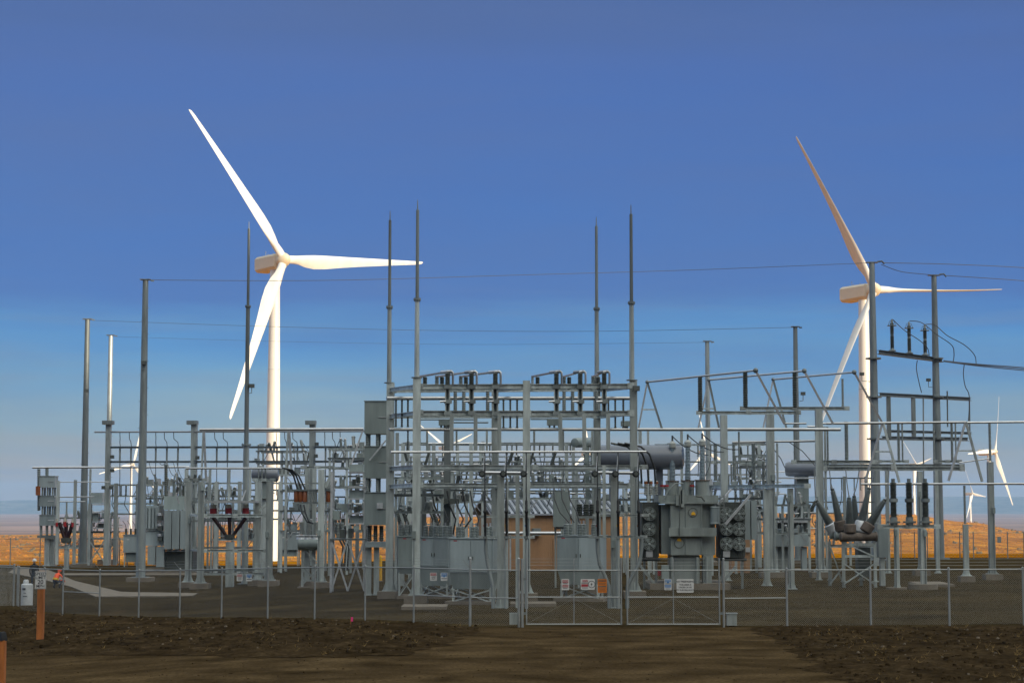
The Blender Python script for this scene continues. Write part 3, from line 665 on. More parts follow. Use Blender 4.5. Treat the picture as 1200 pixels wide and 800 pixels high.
gp = fpt(612, YG); t = thing('gate_post', 'thick gate post left of the double gate with a small grey box at its foot', 'post', gp)
MB().cyl(gp - Vector((0, 0, .1)), gp + Vector((0, 0, 2.5)), .055, n=12).build('post', 'fence', t); bx = P(602, 728, YG - .1); MB().box((gp.x - .32, YG - .1, gp.z + .32), (.3, .2, .42)).build('junction_box', 'galv', t)

def lettering(txt, pos, size, T, m='ink', rz=0.0, align='CENTER'):
    c = bpy.data.curves.new('lettering', 'FONT'); c.body = txt; c.size = size; c.align_x = align; c.align_y = 'CENTER'; c.extrude = .001; c.offset = size * .012
    tmp = bpy.data.objects.new('lettering', c); COL.objects.link(tmp); dg = bpy.context.evaluated_depsgraph_get(); dg.update()
    me = bpy.data.meshes.new_from_object(tmp.evaluated_get(dg)); bpy.data.objects.remove(tmp); me.materials.clear(); me.materials.append(M[m])
    o = bpy.data.objects.new('lettering', me); COL.objects.link(o); o.parent = T
    o.location = Vector(pos) - Vector(T.location); o.rotation_euler = (R(90), 0, rz); return o
def sign(label, x1, y1, x2, y2, Y, face, parts=(), words=(), group=None):
    """flat metal sign; parts are (fx1, fy1, fx2, fy2, material) fractions of the face, words are (text, fx, fy, height fraction, material)"""
    a = P(x1, y2, Y); b = P(x2, y1, Y); w = (x2 - x1) * Y / F; h = b.z - a.z; c = Vector((P((x1 + x2) / 2, (y1 + y2) / 2, Y).x, Y, (a.z + b.z) / 2))
    T = thing('sign', label, 'sign', c, group); r = min(w, h) * .09; vs = []
    for sx, sz, q0 in ((1, 1, 0), (-1, 1, 90), (-1, -1, 180), (1, -1, 270)):
        for q in (0, 30, 60, 90): vs.append((c.x + sx * (w / 2 - r) + r * math.cos(R(q0 + q)), Y, c.z + sz * (h / 2 - r) + r * math.sin(R(q0 + q))))
    n = len(vs); vs2 = [(x, Y + .006, z) for x, _, z in vs]
    MB().add(vs + vs2, [tuple(range(n))[::-1], tuple(range(n, 2 * n))] + [(i, (i + 1) % n, n + (i + 1) % n, n + i) for i in range(n)]).build('face', face, T, smooth=False)
    for fx1, fy1, fx2, fy2, m in parts:
        MB().box((c.x + ((fx1 + fx2) / 2 - .5) * w, Y - .0025, c.z + (.5 - (fy1 + fy2) / 2) * h), ((fx2 - fx1) * w, .003, (fy2 - fy1) * h)).build('panel', m, T, smooth=False)
    for txt, fx, fy, s, m in words: lettering(txt, (c.x + (fx - .5) * w, Y - .006, c.z + (.5 - fy) * h), s * h * 1.35, T, m)
    return T, c, w, h
YS = YG - .05
sign('white sign with two red bands hanging at the left of the gate leaf', 658, 678, 667, 691, YS, 'signw', [(.12, .1, .88, .34, 'signr'), (.12, .52, .88, .74, 'signr'), (.2, .38, .8, .43, 'ink'), (.2, .8, .8, .84, 'ink')], [('DANGER', .5, .22, .12, 'signw'), ('DANGER', .5, .63, .12, 'signw')])
T_, c, w, h = sign('wide white sign with red lettering and a round black lightning symbol', 680.5, 678, 697, 690.5, YS, 'signw', [(.12, .08, .52, .28, 'signr'), (.05, .34, .52, .40, 'ink'), (.05, .48, .52, .72, 'signr'), (.1, .80, .5, .85, 'ink')], [('DANGER', .32, .18, .13, 'signw')])
ring = MB(); cc = Vector((c.x + w * .27, YS - .003, c.z)); n = 20
vs = [cc + Vector((math.cos(6.2832 * i / n) * r_, 0, math.sin(6.2832 * i / n) * r_)) for r_ in (h * .34, h * .29) for i in range(n)]
ring.add(vs, [(i, (i + 1) % n, n + (i + 1) % n, n + i) for i in range(n)]); ring.add([cc + Vector((x * h, -.001, z * h)) for x, z in ((.05, .22), (-.1, -.02), (.0, -.02), (-.06, -.24), (.1, .04), (0, .04))], [(0, 1, 2, 5), (2, 3, 4, 5)])
ring.build('warning_symbol', 'ink', T_, smooth=False)
sign('orange warning sign on the left gate leaf', 700.5, 678, 711, 694, YS, 'signo', [(.08, .05, .92, .2, 'rust'), (.1, .3, .9, .33, 'rust'), (.14, .38, .86, .41, 'rust'), (.08, .5, .92, .6, 'rust'), (.12, .68, .88, .71, 'rust'), (.18, .76, .82, .79, 'rust'), (.12, .85, .88, .88, 'rust')], [('WARNING', .5, .125, .09, 'signo')])
sign('narrow blue and white sign on the right gate leaf', 778.5, 678, 787, 691, YS, 'signw', [(.08, .04, .92, .28, 'signb'), (.35, .28, .65, .36, 'signb'), (.1, .4, .9, .46, 'ink'), (.06, .54, .94, .66, 'signb'), (.1, .7, .9, .76, 'signb'), (.15, .86, .8, .9, 'ink')], [('NOTICE', .5, .16, .14, 'signw')])
sign('large white no trespassing sign with four lines of black lettering', 793, 678, 813, 694, YS, 'signw', [], [('NO TRESPASSING', .5, .19, .125, 'ink'), ('THIS AREA IS', .5, .42, .115, 'ink'), ('UNDER 24 HR', .5, .61, .115, 'ink'), ('TV SURVEILLANCE', .5, .81, .115, 'ink')])
DK = [(.06, .08, .94, .36, 'signr')]; DW = [('DANGER', .5, .22, .17, 'signw'), ('KEEP', .5, .54, .17, 'ink'), ('OUT', .5, .77, .17, 'ink')]
NB = [(.06, .06, .94, .46, 'signb'), (.4, .46, .6, .58, 'signb'), (.1, .7, .9, .78, 'ink')]; NW = [('NOTICE', .5, .25, .2, 'signw')]
yl = fenceL(508) - .06; sign('red and white danger sign on the fence in front of the grey breaker cabinets', 504, 670.5, 512, 680, yl, 'signw', DK, DW, 'danger signs on the fence')
yl = fenceL(521) - .06; sign('blue and white notice sign on the fence in front of the grey breaker cabinets', 516.5, 670.5, 524.5, 680, yl, 'signw', NB, NW, 'notice signs on the fence')
yl = fenceL(281) - .06; sign('red and white danger sign on the left fence near the red-capped breaker frame', 277.5, 672, 284.5, 680.5, yl, 'signw', DK, DW, 'danger signs on the fence')
yl = fenceL(292) - .06; sign('blue and white notice sign on the left fence near the red-capped breaker frame', 288.5, 672, 295.5, 680.5, yl, 'signw', NB, NW, 'notice signs on the fence')

# speed-limit post and the second post at the corner of the picture
g = G(47, 751); t = thing('speed_limit_sign', 'speed limit sign on an orange wooden post in the rough soil at the left', 'road sign', g)
wd = 7.2 * g.y / F; top = P(47, 667, g.y).z
MB().box((g.x, g.y, (g.z - .3 + top - .05) / 2), (wd, wd, top - .05 - g.z + .3)).build('post', 'wood', t)
sc_ = P(48.5, 679, g.y); sh = 20.5 * g.y / F; sw = 13 * g.y / F; Y0 = g.y - wd / 2 - .012
MB().box((sc_.x, Y0, sc_.z), (sw, .012, sh)).build('sign_plate', 'signw', t)
for x, z, a, b in ((0, sh * .47, sw * .94, .008), (0, -sh * .47, sw * .94, .008), (-sw * .46, 0, .008, sh * .92), (sw * .46, 0, .008, sh * .92)): MB().box((sc_.x + x, Y0 - .008, sc_.z + z), (a, .003, b)).build('border', 'ink', t, smooth=False)
for txt, fz, s in (('SPEED', .33, .19), ('LIMIT', .13, .19), ('20', -.12, .27), ('MPH', -.35, .19)): lettering(txt, (sc_.x, Y0 - .009, sc_.z + fz * sh), s * sh * 1.25, t)
g = G(1, 826); t = thing('marker_post', 'orange wooden marker post with a dark cap at the bottom left corner', 'post', g)
wd = 8 * g.y / F; top = P(0, 741, g.y).z
MB().box((g.x - .0, g.y, (g.z - .3 + top - .18) / 2), (wd, wd, top - .18 - g.z + .3)).build('post', 'wood', t); MB().lathe((g.x, g.y, top - .19), (g.x, g.y, top + .02), [(0, wd * .72), (.3, wd * .72), (1, wd * .5)], 4).build('cap', 'black', t)

# white tank, pink stake flag, yellow bollards
yw = 96.0; xw = P(31.5, 700, yw).x; b = Vector((xw, yw, gz(xw))); t = thing('plastic_tank', 'white plastic tank with dark markings behind the left end of the fence', 'tank', b)
MB().lathe(b, b + Vector((0, 0, 1.12)), [(0, .27), (.03, .3), (.9, .3), (.96, .29), (1, .22)], 18).build('body', 'plast', t)
MB().lathe(b + Vector((-.06, 0, 1.1)), b + Vector((-.06, 0, 1.32)), [(0, .14), (.7, .14), (1, .1)], 12).build('cap', 'plast', t)
for z, x, w_, h_ in ((.86, -.08, .16, .1), (.66, -.04, .12, .03), (.5, -.02, .2, .03)): MB().box(b + Vector((x, -.304, z)), (w_, .02, h_)).build('marking', 'ink', t)
for px, py, nm in ((411, 733, 'pink stake flag in the rough soil before the left fence'),):
    g = G(px, py); t = thing('stake_flag', nm, 'flag', g); MB().cyl(g - Vector((0, 0, .1)), g + Vector((0, 0, .34)), .012, n=6).build('stake', 'wood', t); MB().box(g + Vector((.035, 0, .25)), (.09, .01, .16)).build('ribbon', 'pink', t)
for px, yt, yb, nm in ((446, 650, 676, 'yellow bollard left of the masted steel upright'), (497.5, 663, 676.5, 'short yellow bollard beside the grey breaker cabinet')):
    g = G(px, yb + 5); s = g.y / F; t = thing('bollard', nm, 'bollard', g); zt = P(px, yt, g.y).z
    MB().lathe(g - Vector((0, 0, .1)), Vector((g.x, g.y, zt)), [(0, .09), (.9, .09), (.96, .075), (1, .03)], 12).build('sleeve', 'yellow', t); MB().cyl(g + Vector((0, 0, zt - g.z - .25)), g + Vector((0, 0, zt - g.z - .2)), .094, n=12).build('band', 'lime', t); MB().cyl(g - Vector((0, 0, .1)), g + Vector((0, 0, .06)), .14, n=12).build('collar', 'conc', t)

# ------------------------------------------------------------------ people: one continuous skinned body each
def body(T, joints, bones, clothmat, skinidx, origin, yaw, lower=None):
    me = bpy.data.meshes.new('body'); mz = Matrix.Rotation(yaw, 3, 'Z')
    me.from_pydata([origin + mz @ Vector(j[:3]) - Vector(T['_o']) for j in joints], bones, [])
    ob = bpy.data.objects.new('body', me); COL.objects.link(ob)
    md = ob.modifiers.new('skin', 'SKIN'); md.use_smooth_shade = True
    if not me.skin_vertices: bpy.context.view_layer.update()
    for i, j in enumerate(joints):
        sv = me.skin_vertices[0].data[i]; sv.radius = (j[3], j[4] if len(j) > 4 else j[3])
        sv.use_root = (i == 0)
    sb = ob.modifiers.new('sub', 'SUBSURF'); sb.levels = 1; sb.render_levels = 1
    dg = bpy.context.evaluated_depsgraph_get(); dg.update(); m2 = bpy.data.meshes.new_from_object(ob.evaluated_get(dg))
    bpy.data.objects.remove(ob); m2.name = 'body'
    m2.materials.clear()
    for k in (clothmat, 'skin', lower or clothmat): m2.materials.append(M[k])
    pts = [origin + mz @ Vector(j[:3]) - Vector(T['_o']) for j in joints]
    for p in m2.polygons:
        c = p.center; near = min(range(len(pts)), key=lambda i: (pts[i] - c).length)
        p.material_index = 1 if near in skinidx else (2 if near in LOWER else 0); p.use_smooth = True
    o2 = bpy.data.objects.new('body', m2); COL.objects.link(o2); o2.parent = T; o2['_o'] = T['_o']; return o2
LOWER = ()
# standing: seen from behind, facing the bays
g = G(39.5, 690.5); t = thing('person', 'standing person in dark work clothes and a white hard hat', 'person', g)
LOWER = (0, 10, 11, 12, 13, 14, 15, 16, 17)
J = [(0, 0, .95, .15, .12), (0, .01, 1.2, .15, .12), (0, 0, 1.42, .17, .11), (0, .02, 1.53, .055), (0, .04, 1.64, .085, .1), (0, .05, 1.76, .07, .08),
     (-.2, 0, 1.42, .06), (-.25, .0, 1.13, .046), (-.22, .12, .9, .036), (-.21, .16, .83, .035),
     (-.1, 0, .88, .095), (-.11, .02, .48, .07), (-.11, 0, .09, .05), (-.11, .14, .04, .042),
     (.1, 0, .88, .095), (.12, .02, .48, .07), (.13, -.02, .09, .05), (.14, .12, .04, .042),
     (.2, 0, 1.42, .06), (.25, .02, 1.13, .046), (.2, .16, 1.0, .036), (.16, .22, .98, .035)]
B = [(0, 1), (1, 2), (2, 3), (3, 4), (4, 5), (2, 6), (6, 7), (7, 8), (8, 9), (0, 10), (10, 11), (11, 12), (12, 13), (0, 14), (14, 15), (15, 16), (16, 17), (2, 18), (18, 19), (19, 20), (20, 21)]
body(t, J, B, 'cloth', (4, 5, 9, 21), g, R(12), 'denim')
hc = g + Vector((0, .04, 1.72)); hh = MB(); hh.lathe(hc, hc + Vector((0, 0, .15)), [(0, .128), (.3, .126), (.6, .105), (.85, .06), (1, .015)], 18); hh.lathe(hc - Vector((0, 0, .012)), hc + Vector((0, 0, .006)), [(0, .16), (1, .15)], 18)
hh.build('hard_hat', 'signw', t)
# crouching, orange vest
g = G(64, 689); t = thing('person', 'crouching person in an orange and yellow vest on the concrete walk', 'person', g)
LOWER = (0, 10, 11, 12, 13, 14, 15, 16, 17)
J = [(0, 0, .38, .16, .14), (.0, -.1, .6, .16, .13), (.02, -.26, .83, .18, .12), (.03, -.34, .9, .06), (.04, -.42, .98, .09, .1), (.04, -.46, 1.08, .07, .08),
     (-.2, -.28, .82, .06), (-.3, -.42, .58, .046), (-.24, -.6, .42, .036), (-.22, -.66, .38, .035),
     (-.12, -.05, .38, .1), (-.22, -.46, .5, .075), (-.2, -.16, .1, .055), (-.2, -.3, .04, .045),
     (.12, -.05, .38, .1), (.24, -.44, .5, .075), (.22, -.12, .1, .055), (.22, -.27, .04, .045),
     (.22, -.27, .82, .06), (.32, -.45, .58, .046), (.2, -.62, .45, .036), (.14, -.67, .42, .035)]
yw_ = R(150)
body(t, J, B, 'vest', (4, 5, 9, 21), g, yw_, 'denim')
mz = Matrix.Rotation(yw_, 3, 'Z')
hc = g + mz @ Vector((.04, -.44, 1.03)); hh = MB(); hh.lathe(hc, hc + Vector((0, 0, .14)), [(0, .125), (.3, .12), (.6, .1), (.85, .06), (1, .015)], 16); hh.build('hard_hat', 'vest', t)
st_ = MB(); a = g + mz @ Vector((0, -.06, .56)); st_.lathe(a - mz @ Vector((0, .0, .05)), a + mz @ Vector((0, -.03, .05)), [(0, .185), (1, .19)], 16); st_.build('reflective_band', 'lime', t)
# ================================================================== masts and tall poles
def pole(label, x, ytop, Y, w0, w1, xt=None, foot=True, m='galvd', cap=True, name='steel_pole', group='tall tapered steel poles'):
    """tapered round pole; w0 and w1 are foot and top widths in the photo"""
    b = base_at(x, Y); zt = P(x, ytop, Y).z; T = thing(name, label, 'pole', b, group); s = Y / F
    MB().lathe(b + Vector((0, 0, .3)), Vector((b.x, Y, zt)), [(0, w0 * s / 2), (1, w1 * s / 2)], 14).build('shaft', m, T)
    mb = MB(); mb.cyl(b + Vector((0, 0, .25)), b + Vector((0, 0, .31)), w0 * s * .95, n=14); mb.build('base_plate', m, T)
    if foot: MB().box(b + Vector((0, 0, .03)), (w0 * s * 2.6, w0 * s * 2.6, .5)).build('footing', 'conc', T)
    if cap:
        MB().box((b.x, Y, zt + .02), (w1 * s * 1.9, w1 * s * 1.4, .05)).build('cap_plate', 'galvd', T); MB().box((b.x + w1 * s * 1.25, Y, zt - .05), (.22, .05, .1)).build('wire_clamp', 'galvd', T)
    stp = MB()
    for i in range(int((zt - b.z - 3) / .9)):
        z = b.z + 3 + i * .9; sd = 1 if i % 2 else -1; r = (w0 + (w1 - w0) * (z - b.z) / (zt - b.z)) * s / 2; stp.cyl((b.x + sd * r * .9, Y, z), (b.x + sd * (r + .1), Y, z), .014, n=5)
    stp.build('step_pegs', 'galvd', T)
    return T, b, zt
Y165 = G(165, 681)[1]; Y96 = G(96, 664)[1]; Y127 = 166.0; Y830 = 140.0; Y934 = 142.0
poles = {}
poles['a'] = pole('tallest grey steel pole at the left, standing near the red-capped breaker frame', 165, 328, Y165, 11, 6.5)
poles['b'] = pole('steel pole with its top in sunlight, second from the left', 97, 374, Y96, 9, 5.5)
poles['c'] = pole('steel pole with bright sunlit upper half, just left of the tallest left pole', 125, 393, Y127, 7, 5, m='galv')  # paler steel than most poles, so the sunlight on it reads brighter
poles['d'] = pole('sunlit steel pole behind the big transformer', 831, 400, Y830, 7, 5, m='galv')  # lightened steel here too, to strengthen the sunlit look
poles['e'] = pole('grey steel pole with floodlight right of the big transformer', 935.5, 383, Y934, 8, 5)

def mast(label, x, ytop, Y, steps, foot=False, ybase=None):
    """lightning mast of stepped tube with flanges; steps are (y, width) from the foot upwards"""
    s = Y / F; X = P(x, 450, Y).x; z0 = P(x, ybase, Y).z if ybase else gz(X); T = thing('lightning_mast', label, 'lightning mast', (X, Y, z0), 'lightning masts')
    ys = [st[0] for st in steps] + [ytop]
    for i, (y, w) in enumerate(steps):
        za = z0 if i == 0 else P(x, y, Y).z; zb = P(x, ys[i + 1], Y).z
        MB().cyl((X, Y, za), (X, Y, zb), w * s / 2, w * s / 2 * .86, 12).build('tube_section', 'galvd' if i else 'galv', T)
        MB().cyl((X, Y, za - .04 if i else za), (X, Y, za + .05), w * s / 2 * 2.1, n=12).build('flange', 'galvd', T)
        if i:
            for k in range(4): q = k * 1.571 + .4; MB().cyl((X + math.cos(q) * w * s * .8, Y + math.sin(q) * w * s * .8, za - .1), (X + math.cos(q) * w * s * .8, Y + math.sin(q) * w * s * .8, za + .1), .025, n=6).build('bolt', 'galvd', T)
    MB().lathe((X, Y, P(x, ytop, Y).z - .03), (X, Y, P(x, ytop, Y).z + .5), [(0, .03), (.8, .02), (1, .004)], 8).build('air_terminal', 'galvd', T)
    return T
YB_, YD_, YA_, YE_ = G(488, 706)[1], G(743, 700.5)[1], G(457, 700.5)[1], G(700, 695)[1]
fF = lin(488, YB_, 743, YD_); fA = lin(457, YA_, 700, YE_); fM = lambda x: (fF(x) + fA(x)) / 2
mast('tallest lightning mast on the front left upright of the central steel rack', 488.5, 246, YB_, [(443, 6.2), (351, 4.2)], ybase=443)
mast('lightning mast on the rear left upright of the central steel rack', 456, 258, YA_, [(449, 5.6), (360, 3.8)], ybase=449)
mast('lightning mast on the front right upright of the central steel rack', 740.5, 251, YD_, [(446, 6.2), (355, 4.2)], ybase=446)
mast('lightning mast on the rear right upright of the central steel rack', 699.5, 265, YE_, [(449, 5.6), (362, 3.8)], ybase=449)
Y290 = G(289, 684)[1]
mast('slim lightning mast standing by itself in front of the left turbine', 289.5, 268, Y290, [(690, 8), (521, 5.5), (359, 3.4)])

def floodlight(label, x, y, Y, arm, down=True):
    c = P(x, y, Y); s = Y / F; T = thing('floodlight', label, 'floodlight', c, 'floodlights on the poles')
    b = MB(); b.box(c, (.34, .26, .24)); b.build('housing', 'paintk', T); MB().box(c + Vector((0, -.134, -.01)), (.27, .008, .16)).build('lens', 'glass', T)
    e = P(arm, y + 9, Y); MB().tube([c + Vector((0, 0, -.1)), Vector((c.x, Y, e.z + .05)), e], .03, 6).build('bracket', 'galvd', T); return T
floodlight('floodlight facing the camera on the tallest left pole', 169, 425, Y165 - .35, 166)
floodlight('small floodlight on the left pole with the sunlit top', 101.5, 457.5, Y96 - .1, 98)
floodlight('floodlight on the slim mast in front of the left turbine', 295, 452, Y290 - .1, 290)
floodlight('black floodlight on the front right upright of the central rack', 745.5, 455, YD_ - .45, 744)
floodlight('floodlight on the grey pole right of the big transformer', 941, 461, Y934 - .1, 937)
YH1, YH2 = G(1027, 656.5)[1], G(1100, 655)[1]
floodlight('floodlight on a bent arm left of the near dead-end pole', 1010, 438, YH1 - .1, 1020)
floodlight('floodlight on a bent arm left of the far dead-end pole', 1088, 445, YH2 - .1, 1098)

# ================================================================== dead-end frame on the right
fH = lin(1027, YH1, 1100, YH2)
b0 = base_at(1060, (YH1 + YH2) / 2); T = thing('dead_end_frame', 'tall two-pole dead-end frame with cross beams at the right', 'steel frame', b0)
for x, yt, Y, w0, w1 in ((1027.5, 308, YH1, 12.5, 6.5), (1101, 323, YH2, 12, 6)):
    b = base_at(x, Y); zt = P(x, yt, Y).z; s = Y / F
    c = MB().lathe(b + Vector((0, 0, .1)), Vector((b.x, Y, zt)), [(0, w0 * s / 2), (1, w1 * s / 2)], 14).build('pole', 'galvd', T)
    MB().cyl(b, b + Vector((0, 0, .12)), w0 * s, n=14).build('base_plate', 'galvd', c); MB().box((b.x, Y, zt + .03), (.95, .5, .07)).build('cap_plate', 'galvd', c)
    for z in (P(x, 420, Y).z, P(x, 465, Y).z, P(x, 514, Y).z): MB().cyl((b.x, Y, z - .06), (b.x, Y, z + .06), w0 * s * .72, n=14).build('collar', 'galvd', c)
    MB().tube([(b.x + .45, Y, zt + .1), (b.x + .8, Y - .1, zt + .12), (b.x + 1.0, Y - .1, zt - .1)], .07, 6).build('wire_clamp', 'paintk', c)
sH = YH1 / F
for x1, y1, x2, y2, h in ((1030, 412.5, 1104, 422, 5), (1031, 462, 1137, 467.5, 4.2), (1034, 513, 1134, 514.5, 4.5), (1040, 505, 1138, 507.5, 3.0)):
    MB().ibeam(P(x1, y1, fH(x1)), P(x2, y2, fH(x2)), h * sH * 1.2, h * sH).build('beam', 'galvd', T)
for x, y1, y2 in ((1041.5, 463, 514), (1070.5, 465, 512)): MB().box((P(x, 490, fH(x)).x, fH(x), (P(x, y1, fH(x)).z + P(x, y2, fH(x)).z) / 2), (4.5 * sH, 4.5 * sH, P(x, y1, fH(x)).z - P(x, y2, fH(x)).z)).build('hanger', 'galvd', T)
for x, y1, y2 in ((1082, 466, 600), (1110, 458, 500), (1136, 468, 505)): MB().tube([P(x, y1, fH(x) - .3), P(x + .5, y2, fH(x) - .3)], .06, 6).build('bus_drop', 'galvd', T)
for i, (x, y1, y2, w) in enumerate(((1045.5, 374, 413, 'nearest to the near pole'), (1065.5, 377, 416, 'middle one of three'), (1084, 380, 418, 'nearest to the far pole'))):
    Y = fH(x) - .05; X = P(x, 400, Y).x; z1, z2 = P(x, y2 - 1.5, Y).z, P(x, y1, Y).z; h = z2 - z1
    A = thing('surge_arrester', 'surge arrester on the top beam of the dead-end frame, ' + w, 'surge arrester', (X, Y, z1), 'arresters on the top beam')
    MB().ins((X, Y, z1 + .25), (X, Y, z1 + h * .48), .17, 7).build('insulator', 'insd', A); MB().ins((X, Y, z1 + h * .54), (X, Y, z1 + h * .88), .17, 7).build('insulator', 'insd', A)
    MB().cyl((X, Y, z1 + h * .47), (X, Y, z1 + h * .55), .13).build('joint', 'galvd', A); MB().lathe((X, Y, z1), (X, Y, z1 + .27), [(0, .3), (.3, .3), (.5, .16), (1, .14)], 10).build('foot', 'galvd', A)
    MB().cyl((X, Y, z1 + h * .87), (X, Y, z1 + h), .12, .07).build('cap', 'galvd', A); n = 18
    MB().tube([(X + .36 * math.cos(6.2832 * k / n), Y + .36 * math.sin(6.2832 * k / n), z1 + h * .8) for k in range(n + 1)], .03, 5).build('grading_ring', 'galvd', A)
    for q in (.3, 2.4, 4.5): MB().tube([(X + .36 * math.cos(q), Y + .36 * math.sin(q), z1 + h * .8), (X + .2 * math.cos(q), Y + .2 * math.sin(q), z1 + h * .95), (X, Y, z1 + h * .95)], .02, 5).build('ring_strut', 'galvd', A)

def wire(label, pts, r=.022, cat='wire', name='conductor', group=None):
    p0 = Vector(pts[0]); T = MB().tube(pts, r, 6); o = thing_mesh(name, T, 'cable', label, cat, p0, group); return o
def thing_mesh(name, mb, m, label, cat, loc, group=None):
    e = bpy.data.objects.new('x', None); e['_o'] = list(loc); o = mb.build(name, m, None)
    o.data.transform(Matrix.Translation(-Vector(loc))); o.location = loc; o['_o'] = list(loc); bpy.data.objects.remove(e); return tag(o, label, cat, group)
def px_wire(label, pts, group, r=.02):
    """smooth line through (x, y, Y) photo points"""
    ps = [P(*p) for p in pts]; out = []
    for i in range(len(ps) - 1):
        a, b = ps[max(0, i - 1)], ps[min(len(ps) - 1, i + 2)]
        for k in range(8):
            t = k / 8; p, q = ps[i], ps[i + 1]; m0 = (q - a) / 2; m1 = (b - p) / 2
            out.append((2 * t ** 3 - 3 * t * t + 1) * p + (t ** 3 - 2 * t * t + t) * m0 + (-2 * t ** 3 + 3 * t * t) * q + (t ** 3 - t * t) * m1)
    out.append(ps[-1]); return wire(label, out, r, 'wire', 'overhead_wire', group)
ya, yh = Y165, YH1
px_wire('overhead shield wire between the tallest left pole and the near dead-end pole', [(170, 328, ya), (380, 328.5, ya + 6), (600, 322.5, ya + 14), (820, 316, ya + 20), (1018, 308, yh)], 'overhead shield wires', .02)
px_wire('faint middle overhead wire ending on the grey pole right of the big transformer', [(101, 375, Y96), (300, 382, Y96 - 3), (500, 387, 150), (700, 388, 147), (931, 383.5, Y934)], 'overhead shield wires', .014)
px_wire('faintest low overhead wire between the two sunlit poles', [(128, 394, Y127), (330, 400, 162), (560, 403.5, 158), (830, 401, Y830)], 'overhead shield wires', .009)
px_wire('shield wire leaving the near dead-end pole to the right', [(1034, 308, yh), (1110, 309.5, yh + 6), (1205, 314, yh + 13), (1290, 322, yh + 20)], 'overhead shield wires', .03)
px_wire('sagging shield wire between the tops of the two dead-end poles', [(1033, 310, yh - .1), (1055, 318, yh + 1), (1080, 321, yh + 2), (1097, 322.5, YH2 - .1)], 'overhead shield wires', .028)
px_wire('shield wire leaving the far dead-end pole to the right', [(1110, 323, YH2), (1150, 325.5, YH2 + 6), (1205, 329.5, YH2 + 13), (1290, 338, YH2 + 20)], 'overhead shield wires', .028)
for i, (dy, w) in enumerate(((0, 'upper'), (1.6, 'middle'), (3.4, 'lower'))):
    px_wire(w + ' one of three line conductors leaving the dead-end frame to the right', [(1106, 422.5 + dy * .25, YH2 - .2 - .3 * i), (1145, 426.5 + dy * .6, YH2 + 4), (1205, 431 + dy, YH2 + 11), (1300, 440 + dy, YH2 + 22)], 'line conductors', .04)
for lb, pts in (('jumper looping from the left arrester down behind the far dead-end pole', [(1046, 374, yh), (1060, 387, yh), (1078, 399, yh), (1087, 408, yh), (1089, 418, yh)]), ('jumper looping from the middle arrester over the far dead-end pole', [(1066, 376, yh + .8), (1080, 378, yh), (1098, 392, yh - 1), (1115, 404, yh - 1), (1118, 414, yh), (1117, 424, yh)]),
                ('jumper looping from the right arrester out to the conductor beyond the far pole', [(1085, 380, yh + 1), (1096, 381, yh), (1110, 393, yh - 1), (1130, 404, yh - 1), (1142, 416, yh), (1144, 428, yh)]),
                ('dropper hanging from the top beam of the dead-end frame', [(1075, 422, yh), (1074, 432, yh), (1077, 448, yh), (1080, 460, yh)]), ('dropper hanging from the line conductors right of the far pole', [(1130, 427, yh), (1129, 438, yh), (1131, 452, yh), (1136, 466, yh), (1134, 505, yh)])):
    px_wire(lb, pts, 'jumper loops at the dead-end frame', .035)
# ================================================================== central steel rack
xm = 600; T = thing('switch_rack', 'central steel rack of uprights, beams and tubular bus behind the double gate', 'steel rack', base_at(600, (YB_ + YD_) / 2))
bay('', '', '', fF, th=T, cols=[(488, 443, 9), (617, 446, 8.5), (743, 446, 8.5)],
    beams=[(492, 739, 453, 5.5, 452), (492, 739, 484, 6, 484), (492, 755, 547, 4.6, 547), (492, 739, 568, 4.2, 568)])
bay('', '', '', fA, th=T, cols=[(457, 449, 9), (580, 449, 8), (700, 449, 8)], beams=[(461, 697, 457.5, 5, 456), (461, 697, 487.5, 5, 487), (461, 697, 549, 4.5), (461, 697, 570, 4)])
for yA, yB in ((457, 453), (488, 484), (549, 547), (570, 568)):           # ties from the front to the rear uprights
    for xa, xb in ((457, 488), (580, 617), (700, 743)):
        MB().ibeam(P(xa, yA, fA(xa)), P(xb, yB, fF(xb)), .16, .2).build('beam', 'galv', T)
bay('', '', '', fM, th=T, tubes=[(453, 740, 466.5, 4.6, 466.5), (456, 745, 503, 3.8), ])
bay('', '', '', lambda x: fF(x) - .8, th=T, tubes=[(458, 757, 529.5, 3.0, 529)])
bay('', '', '', fM, th=T, im='insd', ins=[(464, 469, 500, 2.6), (471, 469, 500, 2.6), (478, 469, 500, 2.6), (590, 469, 501, 2.6), (598, 469, 501, 2.6), (606, 469, 501, 2.6), (713, 469, 501, 2.6), (721, 469, 501, 2.6), (730.5, 469, 501, 2.8),
                                          (478, 505, 527, 2.2)])
bay('', '', '', fM, th=T, posts=[(465.5, 507, 545, 4), (500.5, 505, 529, 2.4), (535, 505, 529, 2.2), (570.5, 505, 529, 2.4), (626, 505, 529, 2.4), (694, 505, 529, 2.6), (660, 505, 529, 2.2)])
